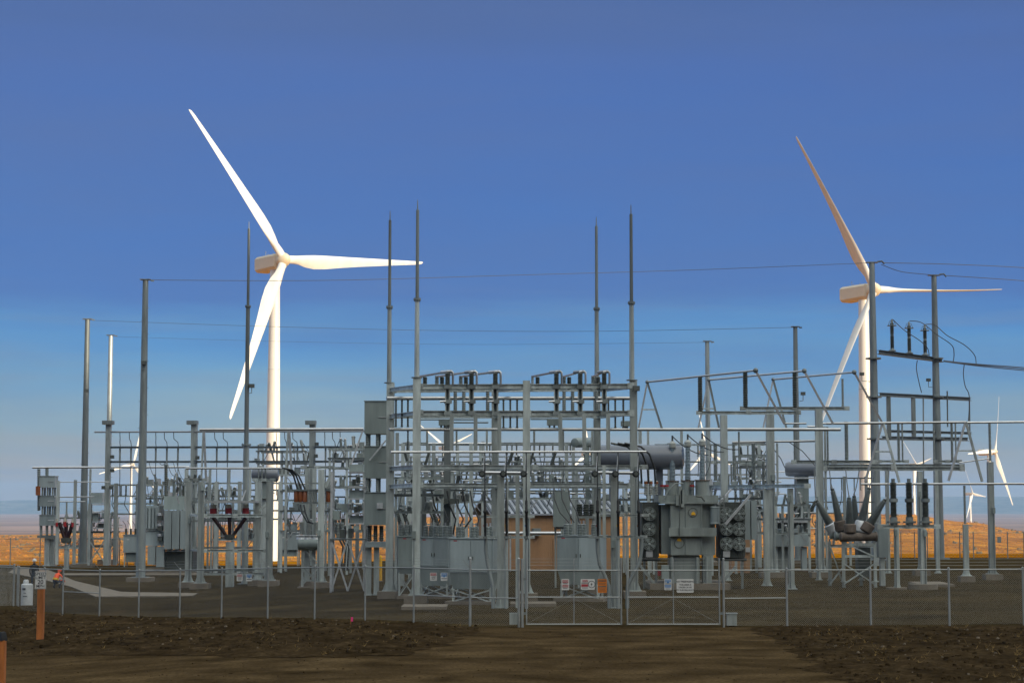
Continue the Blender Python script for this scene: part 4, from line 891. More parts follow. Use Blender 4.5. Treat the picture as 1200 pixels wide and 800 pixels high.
# knee braces, operating rods and gear boxes of the rack
bay('', '', '', fM, th=T, diag=[(474, 529, 477, 540, 3, 'paintk'), (503, 529, 498, 546, 3, 'paintk'), (601, 529, 595, 545, 3, 'paintk'), (625, 529, 621, 545, 3, 'paintk'), (651, 529, 646, 545, 3, 'paintk')])
ROD = [(492, 557, 491.5), (527, 572, 495), (622, 682, 491)]
for x1, x2, y in ROD: MB().cyl(P(x1, y, fM(x1)), P(x2, y, fM(x2)), .035, n=8).build('operating_rod', 'galvd', T)
for x1, y1, x2, y2 in ((514, 492, 528, 498), (641, 491, 658, 498), (728, 493, 738, 499)):
    g_ = MB().pbox(x1, y1, x2, y2, fM(x1), .5).build('gear_box', 'paint', T)
    for k in range(3): q = P(x1 + 3 + k * (x2 - x1 - 6) / 2, y2, fM(x1) + .25); MB().cyl(q - Vector((0, 0, .12)), q, .05, n=8).build('gland', 'galvd', g_)

# six disconnect switches along the top of the rack, each with its bent pipe
where = ['leftmost, beside the tallest mast', 'second from the left', 'third from the left, just before the middle upright', 'fourth from the left, just past the middle upright', 'fifth from the left', 'rightmost, left of the floodlight']
for i, (x0, xb) in enumerate(((524.5, 492), (552.5, 512), (580.5, 540), (652, 624), (680, 661), (708, 695))):
    Yf_, Yb2 = fF(x0) - .25, fA(xb); s = Yf_ / F; q = P(x0, 452, Yf_)
    S = thing('disconnect_switch', 'bent-pipe switch atop the central rack, ' + where[i], 'disconnect switch', q, 'disconnect switches on the central rack')
    a, b = P(xb, 441, Yb2), P(x0, 435.5, Yf_); e = P(x0 + 4.5, 435, Yf_)
    MB().tube([a, a.lerp(b, .5), b, e, P(x0 + 6, 436.2, Yf_), P(x0 + 6.3, 440, Yf_), P(x0 + 6.3, 451, Yf_)], .055, 8).build('bus_pipe', 'alu', S)
    MB().ins(P(x0, 451, Yf_), P(x0, 437, Yf_), .13, 5).build('insulator', 'insd', S)
    MB().cyl(P(x0 - 7, 436.2, Yf_ + .6), P(x0 + 4, 435.2, Yf_), .085, n=10).build('clamp_sleeve', 'alu', S)
    if i % 3 == 0: MB().cyl(P(xb, 455, Yb2), P(xb, 440, Yb2), .07, n=8).build('rear_post', 'galv', S)
    else: MB().ins(P(xb, 455, Yb2), P(xb, 440, Yb2), .11, 5).build('rear_insulator', 'ins', S)
    MB().ins(P(xb + 6, 456, Yb2 - .5), P(xb + 6, 441.5, Yb2 - .5), .12, 5).build('rear_insulator', 'insd', S)
    c = MB(); c.bar(P(x0 - 2.2, 455, Yf_), P(x0 - 2.2, 483, Yf_), .05, .26); c.build('mounting_channel', 'galv', S); MB().bar(P(x0 + 2.2, 455, Yf_), P(x0 + 2.2, 483, Yf_), .05, .26).build('mounting_channel', 'galv', S)
    MB().pbox(x0 - 1.7, 455, x0 + 1.7, 483, Yf_ + .12, .03).build('channel_web', 'galvd', S)
    for yy in (453, 470, 484): MB().pbox(x0 - 4.2, yy - 2.2, x0 + 4.8, yy + 2.4, Yf_ - .2, .34).build('clamp', 'galvd', S)
    MB().pbox(x0 + 2.5, 485, x0 + 7, 528, Yf_ - .45, .17).build('drop_tube', 'galv', S)
    MB().cyl(P(x0 - 9, 470.5, Yf_ - .2), P(x0 - 2, 470, Yf_ - .2), .05, n=8).build('blade_arm', 'alu', S)
    MB().ins(P(x0 - 9 if i % 3 else x0 + 9, 484, (Yf_ + Yb2) / 2), P(x0 - 9 if i % 3 else x0 + 9, 458, (Yf_ + Yb2) / 2), .1, 6).build('insulator', 'ins', S)

# six cable risers on two low pipe frames in front of the rack
cw = ['first from the left', 'second from the left', 'third from the left beside the upright', 'fourth from the left', 'fifth from the left', 'last one, beside the masted upright']
YC = G(587, 712)[1]
bay('cable_stand', 'low steel frame carrying the three left cable risers, just inside the fence', 'steel frame', YC, cols=[(587, 556, 8.5, {'foot': False})], beams=[(566, 622, 605, 2.6), (566, 622, 629, 2.8)], posts=[(594.5, 560, 712, 2.6), (606.5, 556, 712, 4.6)], tubes=[(566, 618, 553.5, 4, 554, .4)])
bay('cable_stand', 'low steel frame carrying the three right cable risers, just inside the gate', 'steel frame', YC, cols=[(720, 556, 8.5, {'foot': False})], beams=[(699, 756, 603.5, 2.6), (694, 754, 628.5, 2.8)], posts=[(708, 545, 630, 3.6), (735.5, 630, 712, 3)], tubes=[(697, 749, 553.5, 4, 554, .4)])
for i, (x, c) in enumerate(((565, 'signr'), (590, 'lime'), (613.5, 'signb'), (697, 'signr'), (721, 'lime'), (745, 'brown'))):
    Y = YC - .35; q = P(x, 555, Y); S = thing('cable_riser', 'cable riser with black round end and taped cable, ' + cw[i], 'cable riser', q, 'cable risers on the front frames')
    MB().lathe(q + Vector((0, -.35, 0)), q + Vector((0, .9, 0)), [(0, .12), (.1, .155), (.3, .15), (.34, .1), (.6, .09), (1, .09)], 14).build('cutout_tube', 'black', S)
    MB().cyl(q + Vector((0, -.37, 0)), q + Vector((0, -.345, 0)), .09, n=12).build('end_cap', 'paintk', S)
    xx = x + 3.2; MB().tube([q + Vector((.05, -.3, .1)), P(xx, 530, Y - .25)], .018, 5).build('tail_wire', 'galvl', S); MB().tube([P(xx, 530, Y - .25), P(xx, 584, Y - .25)], .03, 6).build('tail_wire', 'cable', S)
    MB().lathe(P(xx + .5, 630, Y - .2), P(xx, 582, Y - .25), [(0, .055), (.6, .06), (.62, .085), (.66, .085), (.68, .06), (.9, .06), (.93, .035), (1, .03)], 10).build('cable_termination', 'black', S)
    z = P(xx, 617, Y); MB().cyl(z, z + Vector((0, 0, .09)), .07, n=10).build('tape_band', c, S)
    for yy, w in ((629.5, 2.4),): MB().pbox(xx - w, yy - 1.5, xx + w, yy + 1.5, Y - .33, .25).build('cable_clamp', 'galvd', S)
    gg = gz(q.x)
    if i in (0, 3, 5):
        x2 = {0: 578, 3: 714, 5: 735}[i]; sg = {0: 1, 3: 1, 5: -1}[i]; xs = {0: 569, 3: 700, 5: 752}[i]
        pts = [P(xs, 628, Y), P(xs + sg * .3, 645, Y), P(xs + sg * 2.5, 660, Y), P(xs + (x2 - xs) * .62, 674, Y), P(x2 - sg * .6, 686, Y), P(x2, 700, Y)]; v = P(x2, 705, Y); pts.append(Vector((v.x, Y, gg - .1)))
        MB().tube(pts, .085, 10).build('conduit', 'galvd', S)
    else:
        v = P(xx, 660, Y); MB().tube([P(xx + .4, 628, Y - .2), Vector((v.x, Y - .15, v.z)), Vector((v.x, Y - .15, gg - .1))], .075, 10).build('conduit', 'galv', S)

# ================================================================== grey metal-clad breakers on braced legs
def breaker(label, x1, x2, y1, y2, y3, ybase, yaw, m='paintb', legs=True, nb=6, bh=13, depth=1.5, group='grey metal-clad breakers', dark=False, taper=True):
    Y = G((x1 + x2) / 2, ybase)[1]; s = Y / F; a = R(yaw); w = (x2 - x1) * s
    fw = (w - depth * math.sin(abs(a))) / math.cos(a); q = P((x1 + x2) / 2, (y1 + y2) / 2, Y); zt, zb, z3 = P(600, y1, Y).z, P(600, y2, Y).z, P(600, y3, Y).z; g0 = gz(q.x)
    c = Vector((q.x, Y + depth * .5, (zt + zb) / 2)); T = thing('breaker_cabinet', label, 'breaker cabinet', (c.x, c.y, g0), group)
    mz = Matrix.Rotation(a, 3, 'Z'); L = lambda x, y, z: Vector((c.x, c.y, 0)) + mz @ Vector((x, y, 0)) + Vector((0, 0, z))
    bd = MB().box(c, (fw, depth, zt - zb), a).build('housing', m, T)
    MB().box(L(0, 0, zt + .02), (fw + .1, depth + .1, .05), a).build('roof_cap', m, bd)
    dn = 2 if fw > 1.3 else 1
    for k in range(dn):
        dw = (fw - .12) / dn; dx = -fw / 2 + .06 + dw * (k + .5)
        d = MB().box(L(dx, -depth / 2 - .012, (zt + zb) / 2), (dw - .03, .025, zt - zb - .12), a).build('door', m, T)
        MB().box(L(dx + (dw * .4 if k == 0 else -dw * .4), -depth / 2 - .04, (zt + zb) / 2 - .1), (.03, .05, .16), a).build('handle', 'paintk', d)
    MB().box(L(-fw / 2 + .3, -depth / 2 - .027, zt - .09), (.16, .008, .05), a).build('nameplate', 'signr', T)
    if taper:
        k = .82; vs = [L(sx * fw / 2 * (k if z == z3 else .97), sy * depth / 2 * (k if z == z3 else .97), z) for z in (zb - .002, z3) for sx, sy in ((-1, -1), (1, -1), (1, 1), (-1, 1))]
        MB().add(vs, [(0, 1, 2, 3), (7, 6, 5, 4), (0, 4, 5, 1), (1, 5, 6, 2), (2, 6, 7, 3), (3, 7, 4, 0)]).build('mechanism_box', 'paint', T)
    if legs:
        zl = z3 if taper else zb
        cr = [(-.42, -.38), (.42, -.38), (.42, .38), (-.42, .38)]
        for fx, fy in cr: MB().bar(L(fx * fw, fy * depth, g0), L(fx * fw, fy * depth, zl + .06), .09).build('leg', 'galv', T)
        for i in range(4):
            (ax, ay), (bx, by) = cr[i], cr[(i + 1) % 4]
            MB().bar(L(ax * fw, ay * depth, g0 + .12), L(bx * fw, by * depth, zl - .03), .05).build('cross_brace', 'galv', T); MB().bar(L(bx * fw, by * depth - .052, g0 + .12), L(ax * fw, ay * depth - .052, zl - .03), .05).build('cross_brace', 'galv', T)
        MB().box(L(0, 0, g0 + .06), (fw * 1.15, depth * 1.2, .16), a).build('pad', 'conc', T)
    for i in range(nb):
        fx = (-.32, 0, .32)[i % 3] * fw; fy = (-.25 if i < 3 else .28) * depth
        b = MB().ins(L(fx, fy, zt + .04), L(fx, fy, zt + .04 + bh * s), .15, 4, .13).build('bushing', 'ins', T)
        MB().cyl(L(fx, fy, zt + .04 + bh * s), L(fx, fy, zt + .2 + bh * s), .04, n=8).build('terminal', 'alu', b)
    return T
breaker('dark grey breaker cabinet standing behind the tallest masted upright', 463, 487, 628.5, 665, 672, 701, 6, 'paint', nb=3)
breaker('grey breaker cabinet half hidden by its neighbour, second from the left behind the fence', 490, 535, 630, 664, 686, 701, -15)
breaker('grey breaker cabinet nearest the camera, left of the left cable frame', 526, 585, 631, 671, 690, 708, -11)
breaker('grey breaker cabinet standing alone in front of the tan control house', 653, 712, 628, 668.5, 685, 704.5, -14)
# three stacked louvred boxes left of the rack
def stack(label, x1, x2, boxes, ybase, Y, depth, m, ped):
    s = Y / F; q = P((x1 + x2) / 2, 600, Y); g0 = gz(q.x); T = thing('reactor_stack', label, 'equipment stack', (q.x, Y + depth / 2, g0))
    for i, (a, b) in enumerate(boxes):
        bx = MB().pbox(x1, a, x2, b, Y, depth).build('enclosure', m, T)
        n = max(2, int((b - a) / 5))
        lv = MB()
        MB().pbox(x1 - .6, a - .8, x2 + .6, a - .05, Y - .05, depth + .1).build('lid', m, bx)
        MB().pbox(x1 + (x2 - x1) * .55, (a + b) / 2 - .8, x2 - .8, (a + b) / 2 + .2, Y - .03, .028).build('handle', 'galvl', bx)
        if i: 
            for px in (x1 + 3, (x1 + x2) / 2, x2 - 3):
                for d in (.2, depth - .2):
                    z1, z2 = P(px, a - .8, Y).z, P(px, boxes[i - 1][1], Y).z; X = P(px, a, Y).x; MB().ins((X, Y + d, z1), (X, Y + d, z2), .1, 4).build('insulator', 'ins', T)
    for x, yt, w in ped:
        X = P(x, 650, Y).x; zt = P(x, yt, Y).z; MB().box((X, Y + depth / 2, (zt + g0) / 2), (w * s, w * s, zt - g0)).build('pedestal', 'galv', T); MB().box((X, Y + depth / 2, g0 + .03), (w * s * 1.7, w * s * 1.7, .06)).build('base_plate', 'galv', T)
    return T
YS1 = G(437, 698)[1]
S = stack('stack of three large grey louvred boxes on a heavy frame left of the rack', 427, 457, [(470, 508), (523, 560), (577, 615)], 697, YS1, 1.5, 'paint', [(431, 640, 6), (440, 640, 6)])
MB().pbox(427.5, 634.5, 452, 641, YS1 + .3, .8).build('cross_member', 'paintb', S)
for x in (433, 440, 447): MB().ins(P(x, 634, YS1 + .6), P(x, 615.5, YS1 + .6), .12, 4).build('insulator', 'insd', S)
MB().bar(P(433, 539, YS1 - .2), P(452, 516, YS1 - .2), .07).build('strut', 'galvl', S); MB().pbox(441.5, 589, 448.5, 595.5, YS1 - .12, .12).build('meter_box', 'galvl', S)
YS2 = G(55, 663)[1]
S = stack('stack of three blue-grey boxes on a pedestal at the left end of the yard', 46, 64, [(558, 571), (581, 593), (603.5, 615.5)], 663, YS2, 1.2, 'paintb', [(53.5, 629, 6), (59.5, 629, 5)])
MB().pbox(43.5, 627, 64, 630, YS2 - .1, 1.4).build('platform', 'galvd', S)
for x in (48, 55, 61): MB().ins(P(x, 627, YS2 + .3), P(x, 615.6, YS2 + .3), .13, 4).build('insulator', 'ins', S)
MB().lathe(P(44.6, 580, YS2 - .1), P(44.6, 569.5, YS2 - .1), [(0, .2), (1, .2)], 10).build('spool_insulator', 'brown', S)
MB().ins(P(55, 557.5, YS2 + .5), P(55, 548, YS2 + .5), .16, 4).build('insulator', 'ins', S); MB().ins(P(45.5, 598, YS2 + .5), P(45.5, 549, YS2 + .5), .15, 12).build('insulator', 'ins', S)

# ================================================================== control house
YH = G(620, 668)[1]; qx = P(636, 640, YH).x; g0 = gz(qx); s = YH / F; aa = R(-6)
T = thing('control_house', 'tan steel control house with a striped standing-seam roof behind the rack', 'building', (qx, YH + 2.5, g0))
xl, xr = P(569, 640, YH).x, P(716, 640, YH).x; zt = P(600, 603, YH).z; dp = 6.0; zr = P(600, 585.5, YH + 2.6).z
MB().box(((xl + xr) / 2, YH + dp / 2, (g0 + zt) / 2), (xr - xl, dp, zt - g0)).build('wall', 'tan', T)
rb = MB()
rib = []
rf = MB(); ov = .35; A = [Vector((xl - ov, YH - ov, zt - .02)), Vector((xr + ov, YH - ov, zt - .02)), Vector((xr + ov, YH + dp / 2, zr)), Vector((xl - ov, YH + dp / 2, zr)), Vector((xl - ov, YH + dp + ov, zt - .02)), Vector((xr + ov, YH + dp + ov, zt - .02))]
up = Vector((0, 0, .12)); vs = A + [v + up for v in A]
rf.add(vs, [(0, 3, 2, 1), (3, 4, 5, 2), (6, 7, 8, 9), (9, 8, 11, 10), (0, 1, 7, 6), (4, 10, 11, 5), (0, 6, 9, 3), (3, 9, 10, 4), (1, 2, 8, 7), (2, 5, 11, 8)]); rfo = rf.build('roof', 'roof', T)
n = 22; seam = MB()
for i in range(n + 1):
    x = xl - ov + .1 + (xr - xl + 2 * ov - .2) * i / n; p1 = Vector((x, YH - ov - .01, zt + .13)); p2 = Vector((x, YH + dp / 2, zr + .15)); seam.bar(p1, p2, .15, .12)
    seam.bar(Vector((x, YH + dp + ov, zt + .13)), p2, .09, .12)
so_ = seam.build('standing_seams', 'roofd', rfo); so_['kind'] = 'stuff'; T.rotation_euler.z = R(12)
n = 60; rb = MB()
for i in range(n):
    x = xl + .08 + (xr - xl - .16) * i / (n - 1); rb.box((x, YH - .014, (g0 + zt) / 2), (.04, .03, zt - g0 - .1))
ro_ = rb.build('siding_ribs', 'tan', T); ro_['kind'] = 'stuff'
dx = P(648, 640, YH).x; MB().box((dx, YH - .05, g0 + 1.1), (1.0, .06, 2.15)).build('door', 'tan', T)
MB().box((P(618, 600, YH).x, YH - .26, g0 + 2.6), (.55, .45, .5)).build('air_conditioner', 'galvd', T)
MB().box((P(606, 600, YH).x, YH - .12, zt - .12), (.3, .14, .2)).build('wall_lamp', 'paintk', T)
bay('cable_tray', 'white cable tray on short posts running in front of the tan control house', 'cable tray', YH - 3, tubes=[(586, 662, 624.5, 4.2)], posts=[(598, 625, 669, 2), (655, 625, 669, 2)], m='galvl')
# tan cabinet beside the transformer radiators
q = G(868, 671); s = q.y / F; t = thing('relay_cabinet', 'narrow tan cabinet with a white box, beside the right-hand radiators of the big transformer', 'cabinet', q)
xa = P(876, 640, q.y).x; zt = P(876, 624, q.y).z; MB().box((xa, q.y + .4, (q.z + zt) / 2), (5.5 * s, .8, zt - q.z)).build('column', 'tan', t)
za, zb = P(866, 656, q.y).z, q.z; MB().box((P(866, 660, q.y).x, q.y + .9, (za + zb) / 2), (17 * s, 1.6, za - zb)).build('base_box', 'tan', t); MB().pbox(874, 641, 879, 646.5, q.y - .15, .14).build('meter_box', 'signw', t)
# ================================================================== the big transformer
def fan_part(T, x, y, Y, r, d=.16):
    c = P(x, y, Y); n = 20
    f = MB().lathe(c + Vector((0, -.02, 0)), c + Vector((0, d, 0)), [(0, r), (.02, r), (1, r)], n).build('cooling_fan', 'paintk', T)
    ring = MB()
    for rr in (1.0, .72, .44): ring.tube([c + Vector((math.cos(6.2832 * k / n) * r * rr, -.05 - .05 * (1 - rr), math.sin(6.2832 * k / n) * r * rr)) for k in range(n + 1)], .014, 5)
    for k in range(8): q = 6.2832 * k / 8; ring.tube([c + Vector((math.cos(q) * r * .15, -.1, math.sin(q) * r * .15)), c + Vector((math.cos(q) * r, -.05, math.sin(q) * r))], .01, 4)
    ring.build('guard', 'paintt', f)
    bl = MB()
    for k in range(5):
        q = 6.2832 * k / 5 + x; pr = []
        for rr, o, yy in ((.2, -.25, -.045), (.9, -.3, -.05), (.95, .3, -.025), (.2, .3, -.025)): pr.append(c + Vector((math.cos(q + o) * r * rr, yy, math.sin(q + o) * r * rr)))
        bl.add(pr, [(0, 1, 2, 3)])
    bl.build('fan_blades', 'paint', f, smooth=False)
    MB().lathe(c + Vector((0, -.1, 0)), c + Vector((0, 0, 0)), [(0, r * .1), (.3, r * .2), (1, r * .2)], 10).build('fan_hub', 'galv', f)
YT = G(808, 690.5)[1]; s = YT / F; q = P(808, 640, YT)
T = thing('power_transformer', 'big dark grey power transformer with three tall bushings and stacked round fans', 'transformer', (q.x, YT + 1.5, gz(q.x)))
MB().pbox(762, 683.5, 856, 692, YT - .3, 5.2).build('pad', 'conc', T)
MB().pbox(786, 589, 822, 650, YT, 3.6).build('tank', 'paintt', T)
MB().pbox(775, 591, 785.5, 649, YT + .5, 3).build('side_tank', 'paintt', T); MB().pbox(822.6, 590, 838, 650, YT + .35, 3.1).build('side_tank', 'paintt', T)
MB().pbox(772, 580, 842, 588.4, YT + .25, 3.5).build('cover', 'paintt', T); MB().pbox(774, 587.8, 840, 590, YT - .12, 3.8).build('cover_flange', 'paintt', T)
MB().pbox(784, 618, 839.5, 628, YT - .28, .3).build('stiffener_beam', 'paintt', T)
MB().pbox(788, 650.5, 820, 684, YT + .3, 3).build('lower_tank', 'paintt', T); MB().pbox(824, 650.5, 834, 688, YT + .2, .7).build('leg_column', 'paintt', T); MB().pbox(784, 653, 790, 688, YT + .5, .6).build('leg_column', 'paintt', T)
for x in (804, 822.5): MB().pbox(x - .5, 590.5, x + .5, 617.5, YT - .06, .055).build('weld_stiffener', 'paintt', T); MB().pbox(x - .5, 628.5, x + .5, 649.5, YT - .06, .055).build('weld_stiffener', 'paintt', T)
for x in (787.5, 817, 828): MB().cyl(P(x, 684, YT + .1), P(x, 652, YT + .1), .075, n=10).build('oil_pipe', 'paintt', T)
for x, y, r in ((812, 600, 5), (796, 636, 5.5)):
    c = P(x, y, YT); n = 24; m = MB().tube([c + Vector((math.cos(6.2832 * k / n) * r * s, -.03, math.sin(6.2832 * k / n) * r * s)) for k in range(n + 1)], .015, 5).build('manhole_ring', 'paintk', T)
    MB().cyl(c + Vector((0, -.02, 0)), c + Vector((0, .005, 0)), r * s * .95, n=24).build('manhole_cover', 'paintt', m)
for x, y in ((812.5, 601.5), (796, 632)): c = P(x, y, YT - .05); MB().add([c + Vector((a * s, -.02, b * s)) for a, b in ((-2.4, -1.6), (2.4, -1.6), (2.2, .8), (0, 2.6), (-2.2, .8))] + [c + Vector((a * s, .02, b * s)) for a, b in ((-2.4, -1.6), (2.4, -1.6), (2.2, .8), (0, 2.6), (-2.2, .8))], [(0, 1, 2, 3, 4), (9, 8, 7, 6, 5)] + [(i, i + 5, (i + 1) % 5 + 5, (i + 1) % 5) for i in range(5)]).build('warning_tag', 'yellow', T, smooth=False)
MB().pbox(771, 668, 774.5, 674, YT + .1, .1).build('valve_tag', 'red', T)
MB().pbox(775.5, 662, 784, 678, YT - .1, .4).build('valve_box', 'paint', T)
# fan banks in front of dark radiator blocks
for x1, x2, fx in ((752, 772, (761,)), (844, 873, (851.5, 866))):
    rad = MB().pbox(x1, 590, x2, 652, YT + .7, 2.2).build('radiator_block', 'paintk', T)
    for k in range(int((x2 - x1) / 2.2)): MB().pbox(x1 + .4 + k * 2.2, 588, x1 + 1.6 + k * 2.2, 653.5, YT + .62, 2.4).build('radiator_fin', 'paintk' if x2 < 800 or 1 else 'paint', rad)
    for x in fx:
        for y in (602, 619.5, 637): fan_part(T, x, y, YT + .42, 7.6 * s)
    MB().pbox(fx[0] - 4, 645.6, fx[0] + 4, 652.5, YT + .4, .12).build('fan_control_box', 'galvl', T)
    MB().pbox(x1 - 2, 654, x2 + 2, 657, YT + .9, 1.8).build('radiator_header', 'paintk', T)
    for x in (x1 + 3, x2 - 3): MB().bar(P(x, 657, YT + 1), P(x, 690, YT + 1), .12).build('radiator_leg', 'galvd', T)
for x in (873, 880.5): MB().pbox(x, 586, x + 6.2, 632, YT + 1, 1.6).build('radiator_panel', 'paintb', T)
MB().bar(P(750, 662, YT + .2), P(772, 690, YT + .2), .14).build('strut', 'paintt', T); MB().bar(P(848, 680, YT + .2), P(862, 664, YT + .2), .14).build('strut', 'paintt', T)
# three high-voltage bushings with turrets
for i, (x, yt, ym, yb, tw) in enumerate(((788, 519, 563, 586, 7.5), (806, 517.5, 562.5, 586, 7.5), (823, 516.5, 562, 586, 8.2))):
    d = 1.2 - .25 * i; Y = YT + d
    tu = MB().cyl(P(x, yb - 3, Y), P(x, ym + 1, Y), tw * s, n=18).build('turret', 'paintt', T); MB().cyl(P(x, ym + 1.4, Y), P(x, ym, Y), tw * s * 1.1, n=18).build('turret_flange', 'rust', tu)
    b = MB().ins(P(x, ym, Y), P(x, yt + 4, Y), 4.0 * s, 14, 3.0 * s).build('bushing', 'insb', T)
    m2 = MB(); c = P(x, yt + 2, Y); MB().lathe(c - Vector((0, 0, .22)), c + Vector((0, 0, .2)), [(0, .1), (.2, .19), (.7, .19), (1, .07)], 12).build('head', 'insl', b)
    MB().cyl(c + Vector((0, 0, .19)), c + Vector((0, 0, .5)), .05, n=8).build('terminal', 'cable', b)
    c0 = c + Vector((0, 0, .46)); e = P(x + 42, yt + 14 - i * 2, Y + 3); MB().tube(curve(c0, e, .25, 8), .03, 5).build('lead', 'cable', b)
# low-voltage bushings, piping and gear on the cover
for x in (757, 762.5, 769): b = MB().ins(P(x, 580, YT + .8), P(x, 563, YT + .8), .11, 5).build('low_voltage_bushing', 'insl', T); c = P(x, 566, YT + .8); MB().cyl(c - Vector((0, 0, .03)), c + Vector((0, 0, .07)), .115, n=10).build('band', 'brown', b)
for x, m in ((776, 'red'), (781, 'red'), (811, 'red')): b = MB().lathe(P(x, 579.6, YT + .5), P(x, 563, YT + .5), [(0, .08), (.4, .08), (.42, .12), (.55, .12), (.57, .05), (1, .04)], 10).build('gauge', 'galvd', T); c = P(x, 570, YT + .5); MB().cyl(c, c + Vector((0, 0, .1)), .125, n=10).build('gauge_face', m, b)
for x, y1, y2 in ((797.5, 570, 590), (800, 574, 594), (794, 580, 592)): MB().pbox(x - 2, y1, x + 2, y2, YT - .22, .2).build('control_gear', 'paintt', T)
MB().tube([P(778, 586, YT - .05), P(783, 574, YT - .1), P(792, 566, YT - .1), P(800, 566, YT)], .04, 6).build('oil_pipe', 'paintt', T)
MB().tube([P(797, 576, YT - .2), P(796.5, 600, YT - .3), P(796, 630, YT - .32)], .025, 5).build('control_conduit', 'paintk', T)
MB().tube([P(815, 581, YT - .1), P(822, 582, YT - .1), P(826, 587, YT - .1)], .05, 6).build('oil_pipe', 'paintk', T)
c0 = P(837.5, 614, YT + .1); c1 = P(837.5, 593, YT + .1); MB().lathe(c0, c1, [(0, 5.6 * s), (.06, 6.2 * s), (.1, 5.5 * s), (.9, 5.5 * s), (.94, 6.2 * s), (1, 5.6 * s)], 20).build('tap_changer_drum', 'paintb', T)
ld = MB(); lad = MB().bar(P(843.5, 616, YT - .25), P(843.5, 580, YT - .25), .05).build('ladder_rail', 'galvd', T); MB().bar(P(848.5, 616, YT - .25), P(848.5, 580, YT - .25), .05).build('ladder_rail', 'galvd', T)
for k in range(9): MB().cyl(P(843.9, 582 + k * 4, YT - .25), P(848.1, 582 + k * 4, YT - .25), .018, n=6).build('ladder_rung', 'galvd', lad)
MB().bar(P(841, 591, YT - .1), P(857, 573, YT + .2), .09).build('strut', 'galvl', T); MB().bar(P(850, 614, YT - .3), P(880, 579, YT - .1), .12).build('strut', 'galvl', T)
# conservator: a long drum on saddles, and a smaller drum behind
c0, c1 = P(700, 535.5, YT + 2.3), P(802, 535.5, YT + 1.6); d = (c1 - c0).normalized()
cn_ = MB().lathe(c0, c1, [(0, 3 * s), (.006, 10 * s), (.02, 13.4 * s), (.05, 14.6 * s), (.95, 14.6 * s), (.98, 13.4 * s), (.994, 10 * s), (1, 3 * s)], 32).build('conservator', 'tank', T)
for x in (718, 773): MB().pbox(x - 4, 549, x + 4, 586, YT + 1.9, .3).build('saddle', 'tank', cn_)
c0, c1 = P(673, 518.5, YT + 4), P(697, 518, YT + 6); MB().lathe(c0, c1, [(0, 2 * s), (.02, 5.4 * s), (.1, 6 * s), (.9, 6 * s), (1, 4 * s)], 20).build('expansion_drum', 'paint', T); MB().pbox(686, 523.5, 691, 585, YT + 4.6, .25).build('drum_post', 'paint', T)
for i in range(3):
    a, b = P(716 + i * 8, 519, YT - 1.2), P(752 + i * 8, 566, YT + .4); MB().tube([a, P(735 + i * 8, 523, YT - 1), P(745 + i * 8, 532, YT - .6), P(751 + i * 8, 548, YT), b], .055, 7).build('cable_loop', 'paintk' if i == 0 else 'cable', T)

# ---- second transformer right of it, further back
Y3 = G(925, 669)[1]; s = Y3 / F; q = P(925, 640, Y3); T = thing('power_transformer', 'transformer with blue-grey drum and splayed bushings behind the slender uprights', 'transformer', (q.x, Y3 + 1.5, gz(q.x)))
MB().pbox(898, 668, 958, 673, Y3, 4.2).build('pad', 'conc', T); MB().pbox(906, 623, 948, 640, Y3, 2.2).build('tank', 'paintb', T); MB().pbox(940, 640.5, 946, 668, Y3 + .2, .6).build('leg_column', 'paintb', T); MB().pbox(906, 640.5, 928, 668, Y3 + .6, 1.6).build('lower_tank', 'paintt', T)
MB().pbox(902, 611, 946, 622.5, Y3 + .4, 2).build('cover', 'paintk', T)
c0, c1 = P(920, 549.5, Y3 + 2), P(962, 549.5, Y3 + 1.4); cn_ = MB().lathe(c0, c1, [(0, 3 * s), (.02, 7.4 * s), (.1, 8.6 * s), (.96, 8.6 * s), (1, 6 * s)], 26).build('conservator', 'tank', T)
MB().pbox(934, 558, 948, 622, Y3 + 1.6, .5).build('saddle', 'paint', cn_); MB().pbox(914, 559, 960, 560.6, Y3 + 1.2, .8).build('platform', 'galvl', T)
for x1, y1, x2, y2 in ((920, 613, 938, 584), (930, 613, 943, 588), (942, 614, 956, 587), (910, 612, 905, 586), (899, 610, 886, 586)):
    b = MB().ins(P(x1, y1, Y3 + .8), P(x2, y2, Y3 + .8), .2, 10, .13).build('bushing', 'insd', T); MB().cyl(P(x2, y2, Y3 + .8), P(x2 + (x2 - x1) * .12, y2 + (y2 - y1) * .12, Y3 + .8), .05, n=8).build('terminal', 'alu', b)
for x1, x2, a in ((911, 928, -.15), (930, 946, .3), (894, 905, .1)): MB().box(P((x1 + x2) / 2, 609, Y3 + .2), ((x2 - x1) * s, .8, .35)).build('transformer_ring', 'galvl', T)

